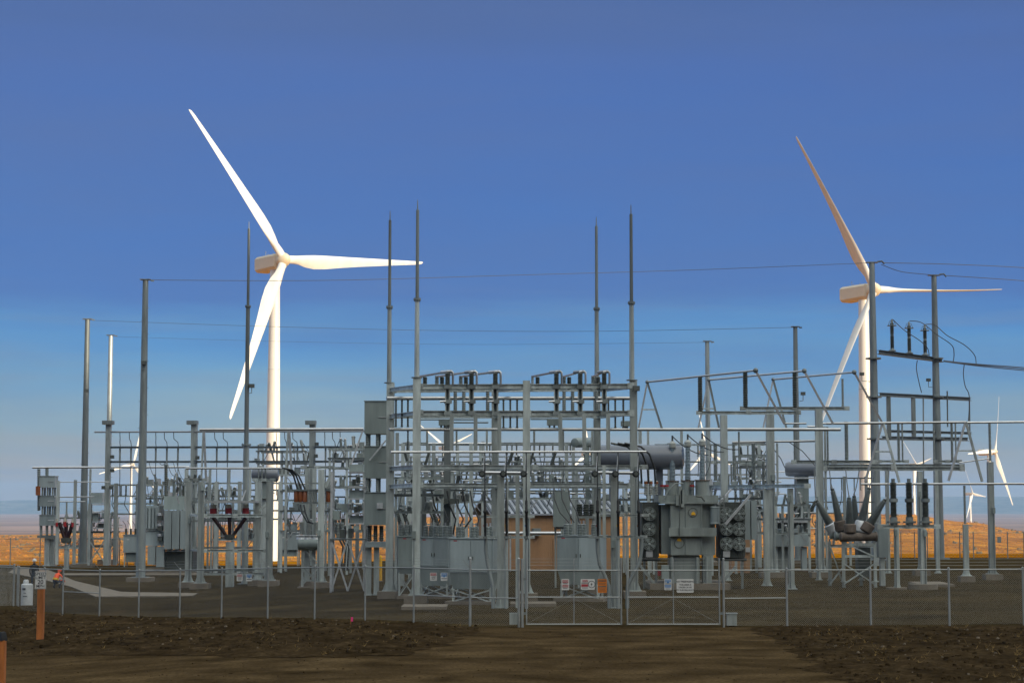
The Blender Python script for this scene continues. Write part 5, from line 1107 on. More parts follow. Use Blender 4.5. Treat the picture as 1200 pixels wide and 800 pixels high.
# ---- left transformer with radiator plates
Y1 = G(190, 672)[1]; s = Y1 / F; q = P(195, 640, Y1); T = thing('power_transformer', 'blue-grey transformer with three flat radiator plates right of the tallest left pole', 'transformer', (q.x, Y1 + 1.5, gz(q.x)))
MB().pbox(160, 668, 228, 673, Y1 - .2, 4.6).build('pad', 'conc', T); MB().pbox(169, 622, 192, 639, Y1 + .6, 2.6).build('lower_tank', 'paintb', T); MB().pbox(169, 592, 185, 621.6, Y1 + .5, 2.6).build('tank', 'paintb', T)
for k in range(4): MB().pbox(170 + 4 * k, 594, 172.4 + 4 * k, 619, Y1 + .3, .18).build('radiator_fin', 'paintb', T)
MB().pbox(173, 639.5, 182, 661, Y1 + .3, .8).build('control_box', 'paintb', T); MB().pbox(192, 581, 216, 597, Y1 + .8, 2.4).build('cover', 'paint', T)
for x in (192.3, 201.6, 211.2): MB().pbox(x, 598, x + 8.4, 643, Y1 - .1, 1.6).build('radiator_panel', 'paintb', T); MB().pbox(x + 1, 643.4, x + 7.4, 644.8, Y1 + .1, 1.2).build('radiator_foot', 'paintk', T)
MB().pbox(193, 645.5, 226, 668, Y1 + .9, 2).build('base_frame', 'paintk', T)
for x, y1, y2, r, m in ((182.5, 590, 565, 2.4, 'ins'), (194.5, 581, 545, 2.6, 'insd'), (204, 582, 563, 2.4, 'ins'), (211, 582, 566, 2.2, 'ins'), (215, 586, 568, 1.8, 'insd')):
    b = MB().ins(P(x, y1, Y1 + 1.4), P(x, y2, Y1 + 1.4), r * s, 9, r * s * .8).build('bushing', m, T); MB().lathe(P(x, y2 + 1, Y1 + 1.4), P(x + .6, y2 - 6, Y1 + 1.4), [(0, .16), (.3, .16), (.32, .05), (1, .04)], 8).build('terminal', 'galvd', b)
    MB().tube(curve(P(x + .6, y2 - 6, Y1 + 1.4), P(x - 8, 541, Y1 + 4), .3, 7), .025, 5).build('lead', 'cable', b)
for y in (604, 616, 628): MB().lathe(P(187, y, Y1 + .2), P(187, y - 3, Y1 + .2), [(0, 2.8 * s), (.8, 2.6 * s), (1, 1 * s)], 14).build('valve_head', 'galvl', T); MB().pbox(184.5, y, 190, y + 5.5, Y1 + .1, .5).build('pump', 'paintk', T)
MB().bar(P(206, 578, Y1), P(210, 590, Y1), .1).build('strut', 'galvl', T); MB().pbox(183, 640, 192, 664, Y1 + .3, .6).build('oil_pipe', 'paintb', T)

# ---- medium grey regulators and station service cabinets on legs
def pad_box(label, x1, x2, y1, y2, y3, ybase, nb, m='paintb', name='regulator_cabinet', cat='equipment cabinet'):
    Y = G((x1 + x2) / 2, ybase)[1]; s = Y / F; q = P((x1 + x2) / 2, y2, Y); T = thing(name, label, cat, (q.x, Y + .6, gz(q.x)))
    MB().pbox(x1, y1, x2, y2, Y, 1.3).build('housing', m, T); MB().pbox(x1 - .5, y1 - 1, x2 + .5, y1 - .1, Y - .06, 1.42).build('lid', m, T)
    MB().pbox(x1 + 2.5, y2 + .2, x2 - 2.5, y3, Y + .25, .8).build('control_box', 'paint', T)
    for x in (x1 + 1.2, x2 - 1.2):
        for d in (.1, 1.2): X = P(x, 650, Y).x; zt = P(x, y2, Y).z; MB().box((X, Y + d, (zt + gz(X)) / 2), (.09, .09, zt - gz(X))).build('leg', 'galv', T)
    for i in range(nb):
        x = x1 + (x2 - x1) * (i + .6) / (nb + .2); b = MB().ins(P(x, y1 - 1, Y + .6), P(x, y1 - 8, Y + .6), 1.6 * s, 4).build('bushing', 'insd', T); MB().tube([P(x, y1 - 8, Y + .6), P(x - 1, y1 - 13, Y + .6), P(x - 4, y1 - 17, Y + .6)], .025, 5).build('lead', 'cable', b)
    MB().pbox(x1 + 4, y1 + 4, x1 + 7, y1 + 5.5, Y - .012, .01).build('nameplate', 'signw', T)
    return T
pad_box('blue-grey regulator cabinet on legs left of the tallest left pole', 144.5, 162, 627, 647, 658, 664, 3)
pad_box('blue-grey service transformer on legs in front of the left turbine tower', 326.5, 350, 624.5, 644, 651.5, 663, 4)
# ================================================================== feeder bays on the left
fR = lambda x: 150.0 - (x - 127) * .03
J = lambda x, d: [(x, 506), (x + .3, 514), (x + d, 518), (x + d + .5, 523)]
bay('feeder_rack', 'long pale steel feeder rack at the left, three uprights with dark bracket heads', 'steel rack', fR,
    cols=[(226.5, 493, 7), (365.5, 493, 7)], beams=[], tubes=[(111, 434, 506, 2.2, 505)],
    posts=[(126, 496, 662, 6)],
    ins=[(x, 525, 541, 2.6) for x in (140.5, 153.5, 182.5, 195.5, 208.5, 254, 266.5, 324.5, 348.5, 381.5, 393, 405.5, 421)],
    wires=[J(140.5, 0), J(151.5, 2), J(182.5, 0), J(192.5, 3), J(203.5, 5), J(251.5, 3), J(261.5, 5), J(323.5, 0), J(333.5, 2), J(343, 5), J(380.5, 0), J(389.5, 3), J(398.5, 6)] +
          [[(x, 541), (x, 560), (x - .5, 580)] for x in (140.5, 153.5, 182.5, 208.5, 254, 266.5, 324.5, 381.5)])
T = [o for o in COL.objects if o.name == 'feeder_rack'][0]
for y, h in ((524, 2.4), (541, 2.4)): MB().ibeam(P(128, y, fR(128)), P(436, y - .4, fR(436)), .18, h * 150 / F).build('beam', 'galvd', T)
for x in (226, 365, 127): MB().pbox(x - 7.5, 492.5, x + 4.5, 497, fR(x) - .5, .9).build('bracket_head', 'galvd', T)
for x, y in ((131, 535), (231, 536), (371, 520), (370, 534), (131, 551), (130, 571), (121, 571)): MB().pbox(x - 2.2, y - 2, x + 2.2, y + 2, fR(x) - .45, .3).build('switch_handle', 'paintk', T)
bay('bus_support', 'shiny low tubular bus running left to the stacked blue-grey boxes', 'bus support', 152, tubes=[(38, 222, 547.5, 2.6, 547)], posts=[(105, 549, 662, 2.2)], cols=[(218, 549, 4, {'foot': False})])
bay('bus_support', 'thin bus on round posts beside the black V-shaped switch at the far left', 'bus support', 147, tubes=[(67, 128, 564.5, 1.2), (64, 110, 582, 1.6), (67, 100, 587.5, 1.4)], posts=[(67.5, 563, 661, 3.4), (87.5, 562, 661, 3.2), (78, 588, 606, 1.6)], beams=[(64, 92, 641.5, 2.2), (62, 92, 614, 1.6)])
def vee(label, x, yt, yb, Y, w, reds, ybase, pw):
    """three pole tubes leaning together in a V, with red caps, on one pedestal"""
    s = Y / F; q = P(x, yb, Y); T = thing('recloser_switch', label, 'recloser', (q.x, Y, gz(q.x)))
    for k, dx in enumerate((-w, 0, w)):
        t = MB().cyl(P(x + dx * .14, yb, Y + .1 * k), P(x + dx, yt, Y + .1 * k), 1.9 * s, 2.4 * s, 12).build('pole_tube', 'darkred', T)
    MB().lathe(P(x, yb + 3.2, Y), P(x, yb - 3, Y), [(0, 3 * s), (.2, 6 * s), (1, 6.3 * s)], 12).build('junction_hub', 'paintk', T)
    for rx, ry, rh, rw in reds:
        b = MB().cyl(P(rx, ry + rh, Y - .2), P(rx, ry, Y - .2), rw * s, n=14).build('pole_head', 'red', T); MB().cyl(P(rx, ry - .05, Y - .2), P(rx, ry - 4.5, Y - .2), rw * s * .9, n=14).build('glass_cup', 'clear', b)
    b = P(x, 650, Y); z = q.z; MB().box((b.x, Y + .2, (gz(b.x) + z - .3) / 2), (pw * s, pw * s, z - .3 - gz(b.x))).build('pedestal', 'galv', T)
    return T
vee('black V-shaped recloser with a dark red head on a pedestal at the far left', 77.5, 612, 633, 147, 8, [(76, 611, 6, 1.9), (66.5, 612, 4.5, 1.5), (85, 612, 5, 1.4)], 660, 5)
YV = G(222, 688)[1]
fr = bay('breaker_stand', 'galvanised frame of square uprights around the red-capped V-shaped recloser', 'steel frame', YV,
    cols=[(221.5, 564, 6.6), (303, 564, 7, )], beams=[(219, 240, 562, 3), (299, 320, 562, 3)])
bay('', '', '', YV - 2.2, th=fr, cols=[(235.8, 564, 7.2), (316, 564, 7.6)], beams=[(240, 312, 604, 3.6), (240, 312, 645, 3.2), (240, 312, 672, 2.8)])
bay('', '', '', YV, th=fr, beams=[(225, 300, 588, 2.4), (225, 300, 610, 2), (225, 300, 641.5, 2.2), (225, 300, 668, 2)])
for x in (228.5, 309.5): MB().bar(P(x - 6, 603, YV), P(x + 6, 604, YV - 2.2), .12).build('tie', 'galv', fr); MB().bar(P(x - 6, 644, YV), P(x + 6, 645, YV - 2.2), .12).build('tie', 'galv', fr)
bay('', '', '', YV - 1, th=fr, posts=[(246, 550, 587, 2.8), (268.5, 550, 587, 2.8), (293, 550, 587, 2.8)], tubes=[(218, 330, 548.5, 2.6)], diag=[(283, 587, 288, 574, 1.4, 'galvl'), (304, 598, 314, 588, 2.6)])
MB().pbox(239, 586.5, 299, 589, YV - 2, 2).build('shelf', 'galvl', fr)
vee('black V-shaped recloser with three bright red heads inside the galvanised frame', 269, 606, 629, YV - .9, 19, [(250, 595.5, 6, 4.2), (268, 595, 6.5, 3.8), (288, 595, 6.5, 4)], 668, 9)
MB_ = MB()
t = bay('goose_bus', 'raised tubular bus on tall two-legged stands above the left feeder bays', 'bus support', 128, tubes=[(234, 426, 503.3, 3.6, 502.5)], diag=[(238.5, 504, 236, 562, 2), (239, 504, 241.5, 562, 2.4, 'galvl'), (338, 504, 334, 568, 2.2), (338.8, 504, 341.5, 550, 2.6, 'galvl'), (425.5, 503, 411, 545, 1.8, 'galvl')], posts=[(236, 562, 668, 2.2), (334.5, 568, 668, 2.2)])
# drum and cabinet behind the red-capped frame
Yd = 133; s = Yd / F; q = P(312, 556, Yd); T = thing('oil_drum', 'blue-grey horizontal drum on a bracket behind the red-capped frame', 'drum', (q.x, Yd, gz(q.x)))
c0, c1 = P(295, 556, Yd), P(327, 556, Yd); MB().lathe(c0, c1, [(0, 3 * s), (.03, 7 * s), (.1, 8.6 * s), (.9, 8.6 * s), (.97, 7 * s), (1, 3 * s)], 24).build('drum', 'tank', T)
MB().pbox(304, 563.6, 313, 584, Yd - .1, .9).build('cabinet', 'paint', T); MB().bar(P(304, 598, Yd + .3), P(314, 588, Yd + .3), .2).build('strut', 'galv', T); X = P(309, 640, Yd).x; zt = P(309, 584, Yd).z
MB().box((X, Yd + .4, (zt + gz(X)) / 2), (.4, .4, zt - gz(X))).build('post', 'galv', T)
for x in (303, 307, 311): MB().cyl(P(x, 563, Yd - .6), P(x, 549, Yd - .6), .05, n=8).build('pipe', 'galvd', T)

# ---- recloser bay with brown insulators
YR_ = G(376, 688.5)[1]
t = bay('breaker_stand', 'frame with square uprights and brown insulators left of the tall grey stack', 'steel frame', YR_, cols=[(376.5, 550, 7.2)], beams=[(356, 388, 547.5, 3.2), (360, 384, 566, 2)], diag=[(381, 571, 389, 556, 4)], m='galv')
bay('', '', '', YR_ + 2.4, th=t, cols=[(360, 549, 5)], posts=[(368, 549, 690, 4.5)])
for x, w in ((347, 2.2), (352, 2.2), (357.3, 2.4), (384.5, 2.2), (388.5, 2)): MB().lathe(P(x, 588, YR_ + .6), P(x, 574.5, YR_ + .6), [(0, .1), (.06, w * .06), (.9, w * .06), (1, .1)], 12).build('insulator', 'brown', t)
for x in (362, 366, 370): MB().ins(P(x, 590, YR_ + .5), P(x, 573, YR_ + .5), .11, 6).build('insulator', 'insl', t)
MB().pbox(343, 573, 392, 575, YR_ + .4, .5).build('head_plate', 'galvd', t); MB().pbox(343, 588, 394, 590, YR_ + .4, .5).build('foot_plate', 'galvd', t)
for i in range(3): MB().tube([P(331 + i, 548, YR_ - .5), P(338 + i * 2, 550, YR_ - .3), P(344 + i * 3, 557, YR_), P(349 + i * 4.5, 574, YR_ + .5)], .05, 6).build('cable_loop', 'cable', t)
for i in range(2): MB().tube([P(352 + i * 4, 591, YR_ + .3), P(354 + i * 4, 601, YR_ + .3), P(360 + i * 2, 611, YR_ + .3), P(367, 613, YR_ + .5)], .05, 6).build('cable_loop', 'cable', t)
Y = G(362, 688)[1]; s = Y / F; q = P(362, 634, Y); T = thing('circuit_breaker', 'grey circuit breaker with ribbed tanks on a braced stand beside the brown insulators', 'circuit breaker', (q.x, Y, gz(q.x)))
for i, x in enumerate((353.5, 361.5, 370)):
    MB().lathe(P(x, 632, Y + .2), P(x, 626.5, Y + .2), [(0, .3), (.1, .34), (.45, .3), (.55, .3), (.9, .34), (1, .3)], 14).build('current_transformer', 'galvl', T); MB().ins(P(x, 626, Y + .2), P(x, 611, Y + .2), .15, 6).build('bushing', 'insl', T)
for y, d in ((637, 0), (638, .7), (638.5, 1.4)): MB().lathe(P(349, y, Y + d), P(374, y, Y + d), [(0, .1), (.01, .26), (.05, .3), (.95, .3), (.99, .26), (1, .1)], 16).build('breaker_tank', 'paint', T)
for x in (354, 358.5, 372): X = P(x, 660, Y).x; zt = P(x, 641, Y).z; MB().box((X, Y + (.2 if x != 358.5 else 1.3), (zt + gz(X)) / 2), (.13, .13, zt - gz(X))).build('leg', 'galv', T)
for a, b in (((355, 643), (374, 660)), ((374, 664), (355, 684)), ((355, 664), (374, 684))): MB().bar(P(*a, Y + .15), P(*b, Y + .15), .07).build('brace', 'galv', T)
MB().pbox(348, 687.5, 381, 692, Y - .4, 2.4).build('pad', 'conc', T)

# ---- lattice-legged platforms and capacitor shelves
def lattice(label, x1, x2, ytop, ybase, shelves, Y=None, bright=False, boxes=(), name='equipment_stand', vees=1, group=None):
    Y = Y or G((x1 + x2) / 2, ybase)[1]; s = Y / F; q = P((x1 + x2) / 2, ytop, Y); T = thing(name, label, 'equipment stand', (q.x, Y + .5, gz(q.x)), group); mm_ = 'galvl' if bright else 'galv'
    for x in (x1, x2):
        for d in (0, 1.1):
            X = P(x, 640, Y).x; zt = P(x, min([ytop] + [v[2] for v in shelves]), Y).z; MB().box((X, Y + d, (zt + gz(X)) / 2), (.11, .11, zt - gz(X))).build('leg', mm_, T)
    n = max(1, vees); w = (x2 - x1) / n
    for k in range(n):
        a, b = x1 + w * k, x1 + w * (k + 1); yb = ybase - 1
        for d in (-.07, 1.17): MB().bar(P(a, ytop, Y + d), P(b, yb, Y + d), .09).build('brace', mm_, T); MB().bar(P(b, ytop, Y + d - .1), P(a, yb, Y + d - .1), .09).build('brace', mm_, T)
    MB().pbox(x1 - 1.5, ytop - 1.2, x2 + 1.5, ytop + .8, Y - .2, 1.5).build('platform', 'galvd', T)
    for a, b, y in shelves: MB().pbox(a, y, b, y + 1.5, Y - .15, 1.4).build('shelf', 'galvl', T)
    for a, y1, b, y2, m in boxes: MB().pbox(a, y1, b, y2, Y + .1, .9).build('unit', m, T)
    return T
lattice('capacitor stand of stacked shelves at the left, behind the second steel pole', 103, 124, 631, 662, [(108, 124, 590), (108, 124, 599.5), (108, 124, 611), (108, 124, 618)], boxes=[(105, 577, 120, 589.6, 'paintb'), (109, 601.5, 115, 610.6, 'paint'), (115, 613, 123, 617.8, 'paintk'), (104, 612, 108.5, 617, 'paintb')])
t = lattice('capacitor stand of stacked shelves on X-braced legs left of the tall grey stack', 388, 427, 632, 693, [(408, 428, 552.5), (408, 428, 569.5), (408, 428, 583.5), (408, 428, 600.5), (408, 428, 612.5)], bright=True, vees=2,
            boxes=[(409.5, 544, 426, 552.3, 'paint'), (409, 574, 427, 583.3, 'paint'), (410, 604, 427, 612.3, 'paint'), (386, 598, 398, 609, 'paint'), (400, 590, 407, 600, 'paint'), (398, 620, 404, 630, 'paintk'), (408, 619, 413, 630, 'paintk'), (425, 620, 428, 630, 'paintk')])
for x in (390, 393.5, 397): MB().tube([P(x, 608, 118), P(x + 2, 620, 118), P(x + 12, 640, 117.5), P(x + 10, 668, 117)], .07, 6).build('cable', 'black', t)
for x, y in ((415, 565), (420, 562), (417, 597), (422, 595), (413, 612), (392, 611), (402, 611)): MB().ins(P(x, y + 4, YR_ + 3), P(x, y - 4, YR_ + 3), .14, 3).build('insulator', 'insd', t)
for x in (391, 396, 401): MB().ins(P(x, 631, YR_ + 2), P(x, 612, YR_ + 2), .12, 6).build('insulator', 'ins', t)

# ---- background bus rows that fill the depth of the yard, each a frame of its own
rb = random.Random(11)
def back_row(label, x1, x2, Y, ys, ncol, nins, seed, px=None, thin=1.0):
    rb = random.Random(seed); cols = []; posts = []; ins = []; wires = []
    for k in range(ncol if not px else 0):
        x = x1 + (x2 - x1) * (k + .5) / ncol + rb.uniform(-4, 4); b = base_at(x, Y); posts.append((x, ys[0] - 2, 590 + (H - b.z) * F / Y, 4.2 * thin))
    for x in px or (): posts.append((x, ys[0] - 2, 590 + (H - base_at(x, Y).z) * F / Y, 4.2 * thin))
    beams = [(x1 + rb.uniform(-4, 6), x2 + rb.uniform(-6, 4), y, 1.9 * thin) for y in ys]
    for k in range(nins):
        x = x1 + (x2 - x1) * (k + rb.uniform(.2, .8)) / nins; j = rb.randrange(len(ys) - 1); ins.append((x, ys[j] + 1, ys[j] + min(15, (ys[j + 1] - ys[j])) - 1, 2.2 * thin))
        if rb.random() < .8: yy = ys[j] + min(15, ys[j + 1] - ys[j]); wires.append([(x, yy), (x + rb.uniform(-2, 2), yy + 10), (x + rb.uniform(-7, 7), yy + 22)])
    return bay('bus_structure', label, 'bus structure', Y, beams=beams, posts=posts, ins=ins, wires=wires, im='insd' if seed % 2 else 'ins', m='galvd' if seed % 3 == 0 else 'galv')
back_row('low bus row between the left transformer and the capacitor shelves at far left', 128, 190, 158, (568, 581, 590, 602), 3, 7, 1)
back_row('bus row behind the red-capped frame, in front of the left turbine tower', 236, 345, 140, (566, 574, 586, 598, 608), 4, 13, 2)
back_row('low bus row left of the tall grey stack, behind the capacitor shelves', 378, 432, 140, (558, 570, 582, 596), 2, 8, 3)
back_row('nearest bus row inside the central rack, behind the breaker cabinets', 466, 700, 104, (521, 541, 556, 575), 5, 20, 4, px=(472, 508, 552, 664, 696))
back_row('middle bus row inside the central rack, at the height of the pale drum', 470, 690, 122, (519, 535, 552, 561, 578), 6, 24, 5, px=(478, 536, 566, 672, 688), thin=.9)
back_row('farthest bus row seen through the central rack, low against the field', 480, 580, 141, (572, 588, 601, 614), 5, 10, 7, thin=.85)
back_row('bus row behind the big transformer and the sunlit pole', 770, 905, 133, (521, 541, 556, 570), 4, 12, 8)
back_row('bus row behind the circuit breaker at the right', 945, 1030, 140, (560, 588, 601), 3, 7, 6, thin=.8)
def gear(label, x1, x2, y1, y2, Y, seed, n, depth=5.0, px=None):
    """a switchgear stand: a table of beams on posts crowded with insulators, boxes, clamps and loops of cable"""
    r = random.Random(seed); s = Y / F; T = thing('switchgear_stand', label, 'switchgear', base_at((x1 + x2) / 2, Y))
    lev = [y1 + (y2 - y1) * k / 3 for k in (1, 2, 3)]
    for x in px or (x1 + 2, (x1 + x2) / 2, x2 - 2):
        for d in (0, depth * .6): X = P(x, 600, Y).x; zt = P(x, lev[0], Y).z; MB().box((X, Y + d, (zt + gz(X)) / 2), (.15, .15, zt - gz(X))).build('post', 'galv', T)
    for i, y in enumerate(lev):
        for d in (-.12, depth * .6 + .12): MB().ibeam(P(x1, y, Y) + Vector((0, d, 0)), P(x2, y, Y) + Vector((0, d, 0)), .1, .13).build('beam', 'galvd' if i % 2 else 'galv', T)
    for k in range(n):
        x = r.uniform(x1, x2); y = r.choice(lev); d = r.uniform(0, depth * .6); h = r.uniform(6, 15); o = Vector((0, d, 0)); q = r.random(); a = P(x, y - 1, Y) + o
        if q < .42:
            lean = r.uniform(-3, 3); b = P(x + lean, y - h, Y) + o; MB().ins(a, b, r.uniform(.08, .15), 5).build('insulator', r.choice(['ins', 'insd', 'insl', 'ins']), T); MB().ball(b, .1, 8).build('clamp', r.choice(['galvl', 'galvd']), T)
            if r.random() < .7: e = P(x + r.uniform(-14, 14), r.choice(lev) - 1, Y) + o; MB().tube(curve(b, e, r.uniform(-.3, .5), 7), .026, 5).build('cable_loop', r.choice(['cable', 'black', 'galvd']), T)
        elif q < .66:
            w, hh = r.uniform(3, 8), r.uniform(3, 8); b_ = MB().box(a + Vector((0, 0, hh * s / 2)), (w * s, r.uniform(.25, .7), hh * s)).build('control_box', r.choice(['paint', 'paintb', 'paintt', 'galvl']), T); MB().box(a + Vector((0, 0, hh * s + .02)), (w * s * 1.15, .4, .03)).build('lid', 'galvl', b_)
        elif q < .84: b = P(x + r.uniform(8, 22), y - h * .6, Y) + o; MB().cyl(P(x, y - h * .6, Y) + o, b, .04, n=8).build('bus_tube', 'alu', T); MB().ins(a, P(x, y - h * .6, Y) + o, .08, 4).build('insulator', 'ins', T)
        else: MB().bar(a, P(x + r.choice([-9, 9]), y + 11, Y) + o, .06).build('brace', 'galvl', T)
    return T
gear('crowded switchgear stand just right of the three radiator plates', 214, 246, 548, 602, 146, 21, 26)
gear('crowded switchgear stand behind the radiator plates of the left transformer', 158, 222, 552, 600, 158, 22, 40)
gear('crowded switchgear stand behind the slim mast before the left turbine', 246, 300, 556, 632, 141, 23, 34)
gear('crowded switchgear stand between the brown insulators and the left turbine tower', 328, 384, 552, 622, 139, 24, 36)
gear('crowded switchgear stand under the capacitor shelves left of the tall stack', 384, 430, 545, 622, 128, 25, 40)
gear('crowded low switchgear stand between the far left stack and the second pole', 66, 132, 590, 640, 160, 26, 26)
gear('crowded switchgear stand in the left half of the central rack', 478, 580, 532, 588, 112, 27, 54)
gear('crowded switchgear stand in the right half of the central rack', 592, 700, 528, 584, 113, 28, 54, px=(660, 676, 698))
gear('crowded switchgear stand behind the cover of the big transformer', 832, 905, 556, 598, 119, 29, 34)
gear('crowded switchgear stand behind the splayed bushings of the second transformer', 884, 950, 575, 625, 124, 30, 26)
gear('low crowded switchgear stand behind the dead-tank breaker', 962, 1030, 598, 640, 138, 31, 18)
gear('high switchgear stand behind the raised bus above the left feeder bays', 300, 360, 515, 556, 156, 33, 26)
gear('switchgear stand crowded with insulators behind the brown insulators', 384, 428, 515, 548, 138, 34, 22)
gear('switchgear stand behind the second grey upright right of the big transformer', 866, 905, 520, 560, 131, 35, 20)
gear('switchgear stand just inside the tallest masted upright of the central rack', 462, 520, 540, 600, 98, 36, 26)
gear('low crowded switchgear stand under the conservator drum', 700, 768, 556, 600, 121, 32, 26)
# dark cable bundle hanging low inside the rack
t = bay('cable_support', 'bundle of dark looping cables behind the middle breaker cabinets', 'cable support', 100, posts=[(524, 494, 694, 8), (497, 570, 694, 5)], beams=[(494, 545, 574, 2)], m='galvd')
for k in range(7):
    x = 497 + k * 9; MB().tube([P(x, 575, 99.5), P(x + 3, 592, 99.4), P(x + 10, 608, 99.3), P(x + 7 - (k % 3) * 5, 626, 99.2)], .05, 6).build('cable', 'black' if k % 2 else 'cable', t)
MB().pbox(517, 584, 538, 590, 99.4, .4).build('cable_box', 'paintk', t)
for x in (462, 470, 505): MB().ins(P(x + 12, 628, 99), P(x + 2, 597, 99), .15, 9, .1).build('insulator', 'insd', t)
bay('bus_support', 'bright short tubular bus behind the left half of the central rack', 'bus support', 110, tubes=[(502, 584, 519.5, 2.6)], posts=[(503, 520, 548, 3), (563, 520, 548, 3)], cols=[(583, 521, 3, {'foot': False})])
t = thing('hanging_cabinet', 'grey cabinet mounted high in front of the striped roof of the control house', 'cabinet', base_at(658, 101)); MB().pbox(648.5, 576, 668, 617, 101, .9).build('housing', 'paint', t); MB().pbox(652, 617.2, 664, 619.5, 101.1, .6).build('gland_plate', 'paintk', t); X = P(658, 640, 101).x
for dx in (-.3, .3): MB().box((X + dx, 101.95, (gz(X) + P(658, 578, 101).z) / 2), (.1, .1, P(658, 578, 101).z - gz(X))).build('leg', 'galv', t)
for i in range(3): MB().tube([P(648 + i * 8, 560, 100), P(650 + i * 9, 585, 99.8), P(656 + i * 10, 600, 99.6), P(667 + i * 6, 612, 99.6)], .035, 5).build('cable', 'cable', t)
t = thing('fuse_rack', 'rack of three dark fuse holders right of the hanging grey cabinet', 'fuse rack', base_at(686, 101))
for x in (679, 687, 694): MB().ins(P(x, 604, 101), P(x, 590, 101), .19, 4).build('fuse_holder', 'insd', t)
MB().pbox(676, 604.5, 697, 607, 100.9, .5).build('shelf', 'galv', t)
for x in (678, 695): X = P(x, 640, 101.2).x; MB().box((X, 101.2, (gz(X) + P(x, 605, 101.2).z) / 2), (.1, .1, P(x, 605, 101.2).z - gz(X))).build('leg', 'galv', t)

# ================================================================== right-hand bus
YR1, YR2, YR3 = 112.0, 123.0, 118.0
t = bay('bus_support', 'long thick tubular bus from the rack to the slender uprights, at mid height', 'bus support', 112, tubes=[(747, 985, 503, 4, 503)], posts=[(750, 505, 520, 4), (760, 505, 690, 2.6), (799, 505, 600, 3)], ins=[(866, 506, 540, 2.6)], cols=[(958.5, 505, 4, {'foot': False})])
whr = ['nearest to the rack', 'behind the sunlit pole', 'under the grey pole with the floodlight']
for i, (xa, ya_, xb, yb2, xi, xl1, xl2) in enumerate(((758.5, 447.5, 885.5, 434, 820.5, 748, 776), (830.5, 445, 942.5, 434.5, 873.5, 818, 843), (906, 444.5, 1001, 436, 931.5, 894, 922))):
    Ya, Yb3 = 112 + i * 4, 106 + i * 4
    fY = lin(xa, Ya, xb, Yb3); S = thing('raised_bus', 'raised sloping tubular bus on an A-shaped stand, ' + whr[i], 'bus', P((xl1 + xl2) / 2, 503, Ya), 'raised buses on A-shaped stands')
    s = Ya / F; top = P(xa, ya_, Ya)
    MB().cyl(top, P(xb, yb2, Yb3), .06, n=10).build('bus_tube', 'alu', S)
    MB().bar(top, P(xl1, 503, Ya), .1).build('stand_leg', 'galvl', S); MB().bar(top, P(xl2, 503, Ya), .12).build('stand_leg', 'galvd', S); fr_ = .58
    MB().bar(P(xa + (xl1 - xa) * fr_, ya_ + (503 - ya_) * fr_, Ya), P(xa + (xl2 - xa) * fr_, ya_ + (503 - ya_) * fr_, Ya), .08).build('stand_tie', 'galv', S)
    MB().ball(top, .12, 8).build('clamp', 'galvd', S); e = P(xb, yb2, Yb3); MB().ball(e, .15, 8).build('clamp', 'galvd', S)
    MB().bar(e, P(xb + 34, 497, Yb3), .11).build('drop_tube', 'alu', S)
    f_ = (xi - xa) / (xb - xa); Yi = fY(xi); yy = ya_ + (yb2 - ya_) * f_; X = P(xi, 460, Yi).x; z1, z2 = P(xi, (482, 477.5, 477)[i], Yi).z, P(xi, yy, Yi).z; MB().ins((X, Yi, z1), (X, Yi, z2), .15, 12).build('insulator', 'insd', S)
    if i < 2: xi2 = (873.5, 986.5)[i] if i == 0 else 931.5; f_ = (xi2 - xa) / (xb - xa); Yi = fY(xi2); X = P(xi2, 460, Yi).x; MB().ins((X, Yi, P(xi2, 477.5, Yi).z), (X, Yi, P(xi2, ya_ + (yb2 - ya_) * f_, Yi).z), .15, 12).build('insulator', 'insd', S)
bay('bus_support', 'near T-shaped support right of the big transformer, a beam on a pale upright', 'bus support', 111, cols=[(849, 486, 8, {'foot': False})], beams=[(819, 935, 483.5, 3.8)])
bay('bus_support', 'wide T-shaped support of two grey uprights holding a long flat beam', 'bus support', 116, cols=[(903.5, 481, 9), (961, 480, 8)], beams=[(870, 992, 478.5, 4)], ins=[(987.5, 444, 476, 3)])
bay('bus_support', 'tubular bus with stepped end on thin insulators between the grey uprights', 'bus support', 119, tubes=[(918, 945, 496, 2.2), (946, 965, 499.5, 2.2), (962, 1040, 496, 2.4)], ins=[(931, 498, 540, 2.6), (970, 500, 545, 2.6), (992, 494, 540, 5)], beams=[(930, 1024, 541, 3.8), (966, 1127, 549, 4.6)], cols=[(1078.5, 552, 6), ], posts=[(968, 500, 690, 2.4)])
bay('bus_support', 'low tubular bus with droppers and stacked arresters above the big transformer', 'bus support', 117, tubes=[(858, 956, 518, 2.6, 516.5), (858, 895, 519, 2)], ins=[(860, 520, 562, 4), (883, 520, 562, 5), (838.5, 520, 563, 5.2), (894.5, 541, 568, 3.4), (875, 540, 566, 2.4), (857, 544, 566, 2.4)], beams=[(836, 890, 541.5, 3)], posts=[(911, 519, 580, 2.4)], wires=[[(895, 519), (906, 525), (915, 537), (920, 548)], [(925, 518), (940, 528), (955, 545)], [(888, 535), (900, 540), (912, 545)]])
bay('bus_support', 'low beam on two slim round-footed posts in front of the second transformer', 'bus support', lin(898, G(898, 686)[1], 926, G(926, 690)[1]), cols=[(898, 572, 6.4, {'foot': False}), (926.5, 572, 6.4, {'foot': False})], beams=[(833, 946, 570, 4, 569)], tubes=[(836, 905, 573, 2)])
wheel_ = None
